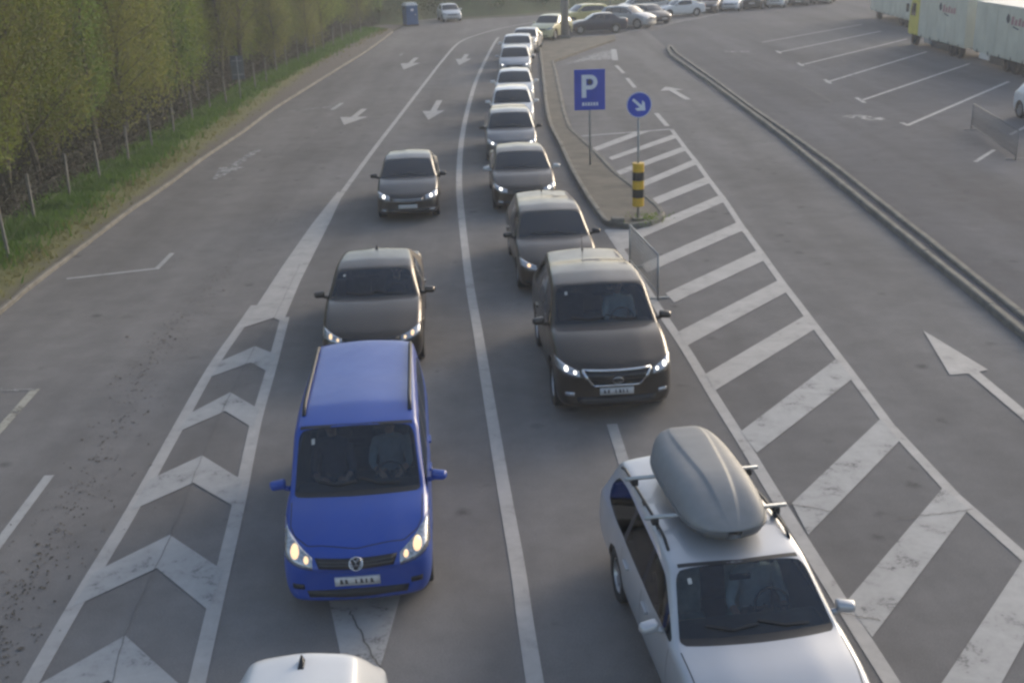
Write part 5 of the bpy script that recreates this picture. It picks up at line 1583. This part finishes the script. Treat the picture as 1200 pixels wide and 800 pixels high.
def tree_proto(seed, h, cr, nleaf, leaf, lm, low=.14, asc=.9):
    rng = np.random.default_rng(seed); rd = random.Random(seed)
    bm = bmesh.new()
    tp = []; x = y = 0.0; n = 9
    for i in range(n + 1):
        tp.append(Vector((x, y, h * .96 * i / n - .1))); x += rd.uniform(-.12, .12); y += rd.uniform(-.12, .12)
    tube_bm(bm, tp, [lerp(.11, .018, i / n) * h / 10 for i in range(n + 1)], 7)
    cen = []
    nb = 34
    for k in range(nb):
        t = lerp(low, .97, (k + rd.random()) / nb)
        i = min(n - 1, int(t * n)); p0 = tp[i].lerp(tp[i + 1], t * n - i)
        a = k * 2.4 + rd.uniform(-.5, .5)
        ln = cr * (1.15 - .75 * abs(t - .38)) * rd.uniform(.7, 1.2)
        pts = [p0]; d = Vector((math.cos(a), math.sin(a), asc * rd.uniform(.6, 1.4))).normalized()
        for j in range(4):
            d = (d + Vector((rd.uniform(-.2, .2), rd.uniform(-.2, .2), rd.uniform(.0, .25)))).normalized()
            pts.append(pts[-1] + d * ln / 4)
        tube_bm(bm, pts, [.034 * h / 10, .026 * h / 10, .018 * h / 10, .012 * h / 10, .005], 5)
        for j in range(3):      # twigs
            q0 = pts[1 + j]; dd = (d + Vector((rd.uniform(-1, 1), rd.uniform(-1, 1), rd.uniform(-.2, .6)))).normalized()
            q1 = q0 + dd * ln * .35
            tube_bm(bm, [q0, q1], [.011, .004], 4)
            cen.append((np.array(q0.lerp(q1, .7)), .22 * ln + .1))
        for j in range(1, 5): cen.append((np.array(pts[j]), (.12 + .05 * j) * ln + .06))
    me_t = bpy.data.meshes.new('trunk'); bm.to_mesh(me_t); bm.free(); me_t.materials.append(M['bark'])
    w_ = rng.uniform(.25, 1.0, len(cen)); w_ /= w_.sum()
    idx = rng.choice(len(cen), nleaf, p=w_)
    C = np.array([cen[i][0] for i in idx]); S = np.array([cen[i][1] for i in idx])
    C = C + rng.normal(size=C.shape) * S[:, None] * np.array([.62, .62, .75])
    q, f = leaves_np(C, leaf, rng)
    return me_t, np_mesh('crown', q, f, lm)
LM = [leaf_mat('olive_leaf', (0.130, 0.172, 0.030), (0.235, 0.285, 0.058)),
      leaf_mat('green_leaf', (0.100, 0.168, 0.030), (0.195, 0.285, 0.060)),
      leaf_mat('bronze_leaf', (0.135, 0.145, 0.038), (0.220, 0.230, 0.062)),
      leaf_mat('spring_leaf', (0.130, 0.190, 0.026), (0.235, 0.295, 0.05))]
KN = ['olive', 'green', 'bronze', 'bright']
TP = [tree_proto(21, 11, 1.7, 17000, .052, LM[0]), tree_proto(22, 12, 1.5, 16000, .050, LM[2]), tree_proto(23, 10, 1.9, 18000, .052, LM[0]),
      tree_proto(24, 11, 1.3, 16000, .050, LM[1]), tree_proto(25, 9.5, 1.2, 16000, .050, LM[3]), tree_proto(26, 8, 1.7, 16000, .050, LM[2], .06, .6)]
rt = random.Random(77)
TKIND = ['young olive-green tree', 'thin bronze-leaved tree', 'broad olive-green tree', 'slim green tree', 'bright yellow-green sapling', 'low brownish bushy tree']
def plant(x, y, k, s):
    o = empty('young_tree', (x, y, -.05), rt.uniform(0, 6.28))
    o.scale = (s * rt.uniform(.9, 1.15), s * rt.uniform(.9, 1.15), s)
    row = 'in the front row' if x > -16.6 + max(0, (y - 60)) * .07 else 'in the second row' if x > -19.2 + max(0, (y - 60)) * .07 else 'deep inside the wood'
    plc = 'near the left picture edge' if y < 38 else 'left of the grey sign back' if y < 54 else 'just beyond the grey sign back' if y < 72 else 'towards the blue toilet cabin'
    tag(o, TKIND[k] + ' ' + row + ' ' + plc, 'tree', 'trees of the wood behind the fence')
    for nm, me in (('trunk', TP[k][0]), ('crown', TP[k][1])):
        c = bpy.data.objects.new(nm, me); COL.objects.link(c); c.parent = o
def kpick():
    r_ = rt.random()
    return 0 if r_ < .30 else 1 if r_ < .42 else 2 if r_ < .66 else 3 if r_ < .84 else 4 if r_ < .94 else 5
NT = 0
y = 19.0
while y < 118:
    step = 2.0 if y < 60 else 2.6
    fx = -13.6 + max(0, (y - 60)) * .07
    for r0, row in enumerate((-1.9, -4.3, -7.2, -10.5)):
        if row < -8 and y < 45 and rt.random() < .3: continue
        x = fx + row + rt.uniform(-1.1, 1.0)
        k = kpick()
        if r0 == 0 and rt.random() < .10: continue
        if r0 == 0 and k in (0, 2) and rt.random() < .2: k = 5
        plant(x, y + rt.uniform(-.9, .9), k, rt.uniform(.75, 1.15) * (1.0 if y < 75 else .8)); NT += 1
    y += step
for (px, py) in ((-15.1, 30.8), (-15.4, 34.3), (-16.0, 40.2)): plant(px, py, 4, .85)
for (px, py) in ((-14.9, 66.0), (-15.0, 72.5)): plant(px, py, 4, .8)

# undergrowth below the wood: dark brush and brambles, one mass
rng = np.random.default_rng(5)
n = 60000
yy = rng.uniform(15, 112, n); base = -14.1 + np.maximum(0, yy - 60) * .07
xx = base - np.abs(rng.normal(0, 3.0, n))
bump_ = .35 + .45 * (np.sin(yy * 1.3) * np.sin(yy * .37 + xx) + 1) * .8
zz_ = np.abs(rng.normal(0, .45, n)) * bump_ + .03
q, f = leaves_np(np.stack([xx, yy, zz_], 1), .055, rng)
me = np_mesh('undergrowth', q, f, leaf_mat('bramble_leaf', (0.024, 0.021, 0.013), (0.044, 0.039, 0.022), .2))
o = bpy.data.objects.new('undergrowth', me); COL.objects.link(o)
tag(o, 'dark tangled undergrowth on the floor of the wood behind the fence', 'undergrowth', None, 'stuff')

# grass: green strip along the fence, dry thin tufts towards the kerb
def grass(name, n, xr, yr, hgt, mat, label, seed):
    rng = np.random.default_rng(seed)
    yy = yr[0] + (yr[1] - yr[0]) * rng.random(n) ** 1.5
    clump = np.sin(yy * 2.1) * .25 + np.sin(yy * 5.3 + 1) * .15
    off = np.where(yy > 62, (yy - 62) * .066, 0)
    xx = rng.normal((xr[0] + xr[1]) / 2, (xr[1] - xr[0]) / 3.2, n) + off
    h = hgt * rng.uniform(.5, 1.4, n) * (1 + clump)
    a = rng.uniform(0, 6.28, n); w = .012 + .012 * rng.random(n) + yy * .0004
    lean = rng.normal(0, .35, (n, 2)) * h[:, None]
    z0 = np.full(n, .10)
    p0 = np.stack([xx - np.cos(a) * w, yy - np.sin(a) * w, z0], 1); p1 = np.stack([xx + np.cos(a) * w, yy + np.sin(a) * w, z0], 1)
    p2 = np.stack([xx + lean[:, 0], yy + lean[:, 1], z0 + h], 1)
    q = np.stack([p0, p1, p2], 1).reshape(-1, 3); f = np.arange(n * 3).reshape(n, 3)
    o = bpy.data.objects.new(name, np_mesh(name, q, f, mat)); COL.objects.link(o)
    tag(o, label, 'grass', None, 'stuff')
grass('green_grass', 36000, (-14.1, -12.6), (18, 98), .24, leaf_mat('green_blade', (0.065, 0.130, 0.020), (0.110, 0.200, 0.034)), 'lush green grass strip along the foot of the wire fence', 1)
grass('dry_grass', 16000, (-13.1, -11.9), (18, 98), .09, leaf_mat('dry_blade', (0.13, 0.135, 0.042), (0.20, 0.19, 0.07)), 'short yellowish grass between the green strip and the kerb', 2)
# few weeds at the island tip
rng = np.random.default_rng(9)
n = 220
C = np.stack([rng.normal(3.75, .28, n), rng.normal(29.55, .3, n), .12 + np.abs(rng.normal(0, .05, n))], 1)
q, f = leaves_np(C, .03, rng)
o = bpy.data.objects.new('weeds', np_mesh('weeds', q, f, LM[1])); COL.objects.link(o)
tag(o, 'sparse green weeds growing on the island tip', 'weeds', None, 'stuff')

# ------------------------------------------------------------------ grassy bank and thicket beyond the far road edge
edge = [(-120, 104), (-60, 104), (-22, 104), (-9.602, 105.228), (-6.981, 110.311), (-3.781, 111.002), (1.092, 112.055), (4.490, 115.196), (9.839, 118.910), (16.085, 127.231), (22, 121.5), (30, 125), (60, 134), (110, 150)]
ed = catmull(edge, 4)
prof = [(0.0, -.02), (1.0, .25), (3.0, 1.0), (6.0, 2.3), (10.0, 3.6), (18.0, 5.0), (40.0, 6.5)]
vs = []; fs = []
rb = random.Random(3)
for i, p_ in enumerate(ed):
    nn = Vector((0.0, 1.0))
    for d_, z_ in prof:
        q_ = p_ + nn * d_; vs.append((q_.x, q_.y, z_ * (1 + rb.uniform(-.06, .06))))
m_ = len(prof)
for i in range(len(ed) - 1):
    for k in range(m_ - 1): fs.append((i * m_ + k, (i + 1) * m_ + k, (i + 1) * m_ + k + 1, i * m_ + k + 1))
bmat, bnt, bb = new_mat('bank_grass')
bv = worldvec(bnt); b1 = tex_noise(bnt, .5, 6, .7, bv, .5); b2 = tex_noise(bnt, 7, 4, .7, bv)
br = ramp(bnt, b1.outputs[0], [(.3, (0.060, 0.062, 0.024)), (.55, (0.065, 0.085, 0.028)), (.75, (0.085, 0.12, 0.035))])
br2 = ramp(bnt, b2.outputs[0], [(.3, .7), (.7, 1.2)])
bnt.links.new(mixcol(bnt, 1.0, br.outputs[0], br2.outputs[0], 'MULTIPLY'), bb.inputs['Base Color']); bb.inputs['Roughness'].default_value = 1
bk = mesh_obj('grass_bank', vs, fs, bmat, None, True); bk['kind'] = 'structure'
rng = np.random.default_rng(12)
C = []
for k in range(260):
    i = rng.integers(0, len(ed) - 1); p_ = ed[i].lerp(ed[i + 1], rng.random())
    d_ = rng.uniform(2, 9); z_ = np.interp(d_, [a for a, b in prof], [b for a, b in prof])
    r_ = rng.uniform(.4, 1.1); m2 = int(90 * r_)
    C.append(np.array([p_.x, p_.y + d_, z_ + .2 * r_]) + rng.normal(size=(m2, 3)) * np.array([r_, r_, r_ * .6]) * .7)
C = np.concatenate(C)
q, f = leaves_np(C, .13, rng)
o = bpy.data.objects.new('thicket', np_mesh('thicket', q, f, leaf_mat('thicket_leaf', (0.04, 0.052, 0.02), (0.075, 0.09, 0.03)))); COL.objects.link(o)
tag(o, 'low green thicket covering the bank beyond the far road edge', 'thicket', None, 'stuff')

# ------------------------------------------------------------------ hazy air
if HAZE > 0:
    hz = box('haze', (0, 670, 8.0), (1900, 1560, 20.0), None)
    hm = bpy.data.materials.new('hazy_air'); hm.use_nodes = True
    hn = hm.node_tree; hn.nodes.remove(hn.nodes['Principled BSDF'])
    pv = hn.nodes.new('ShaderNodeVolumePrincipled')
    pv.inputs['Color'].default_value = (0.86, 0.88, 0.92, 1)
    pv.inputs['Density'].default_value = HAZE
    pv.inputs['Anisotropy'].default_value = 0.2
    hn.links.new(pv.outputs[0], hn.nodes['Material Output'].inputs['Volume'])
    hz.data.materials.append(hm)
    hz['kind'] = 'stuff'; hz['label'] = 'thin pale haze in the air over the road'; hz['category'] = 'haze'

for _o in bpy.data.objects:
    for _k in ('_seat', '_dim'):
        if _k in _o: del _o[_k]
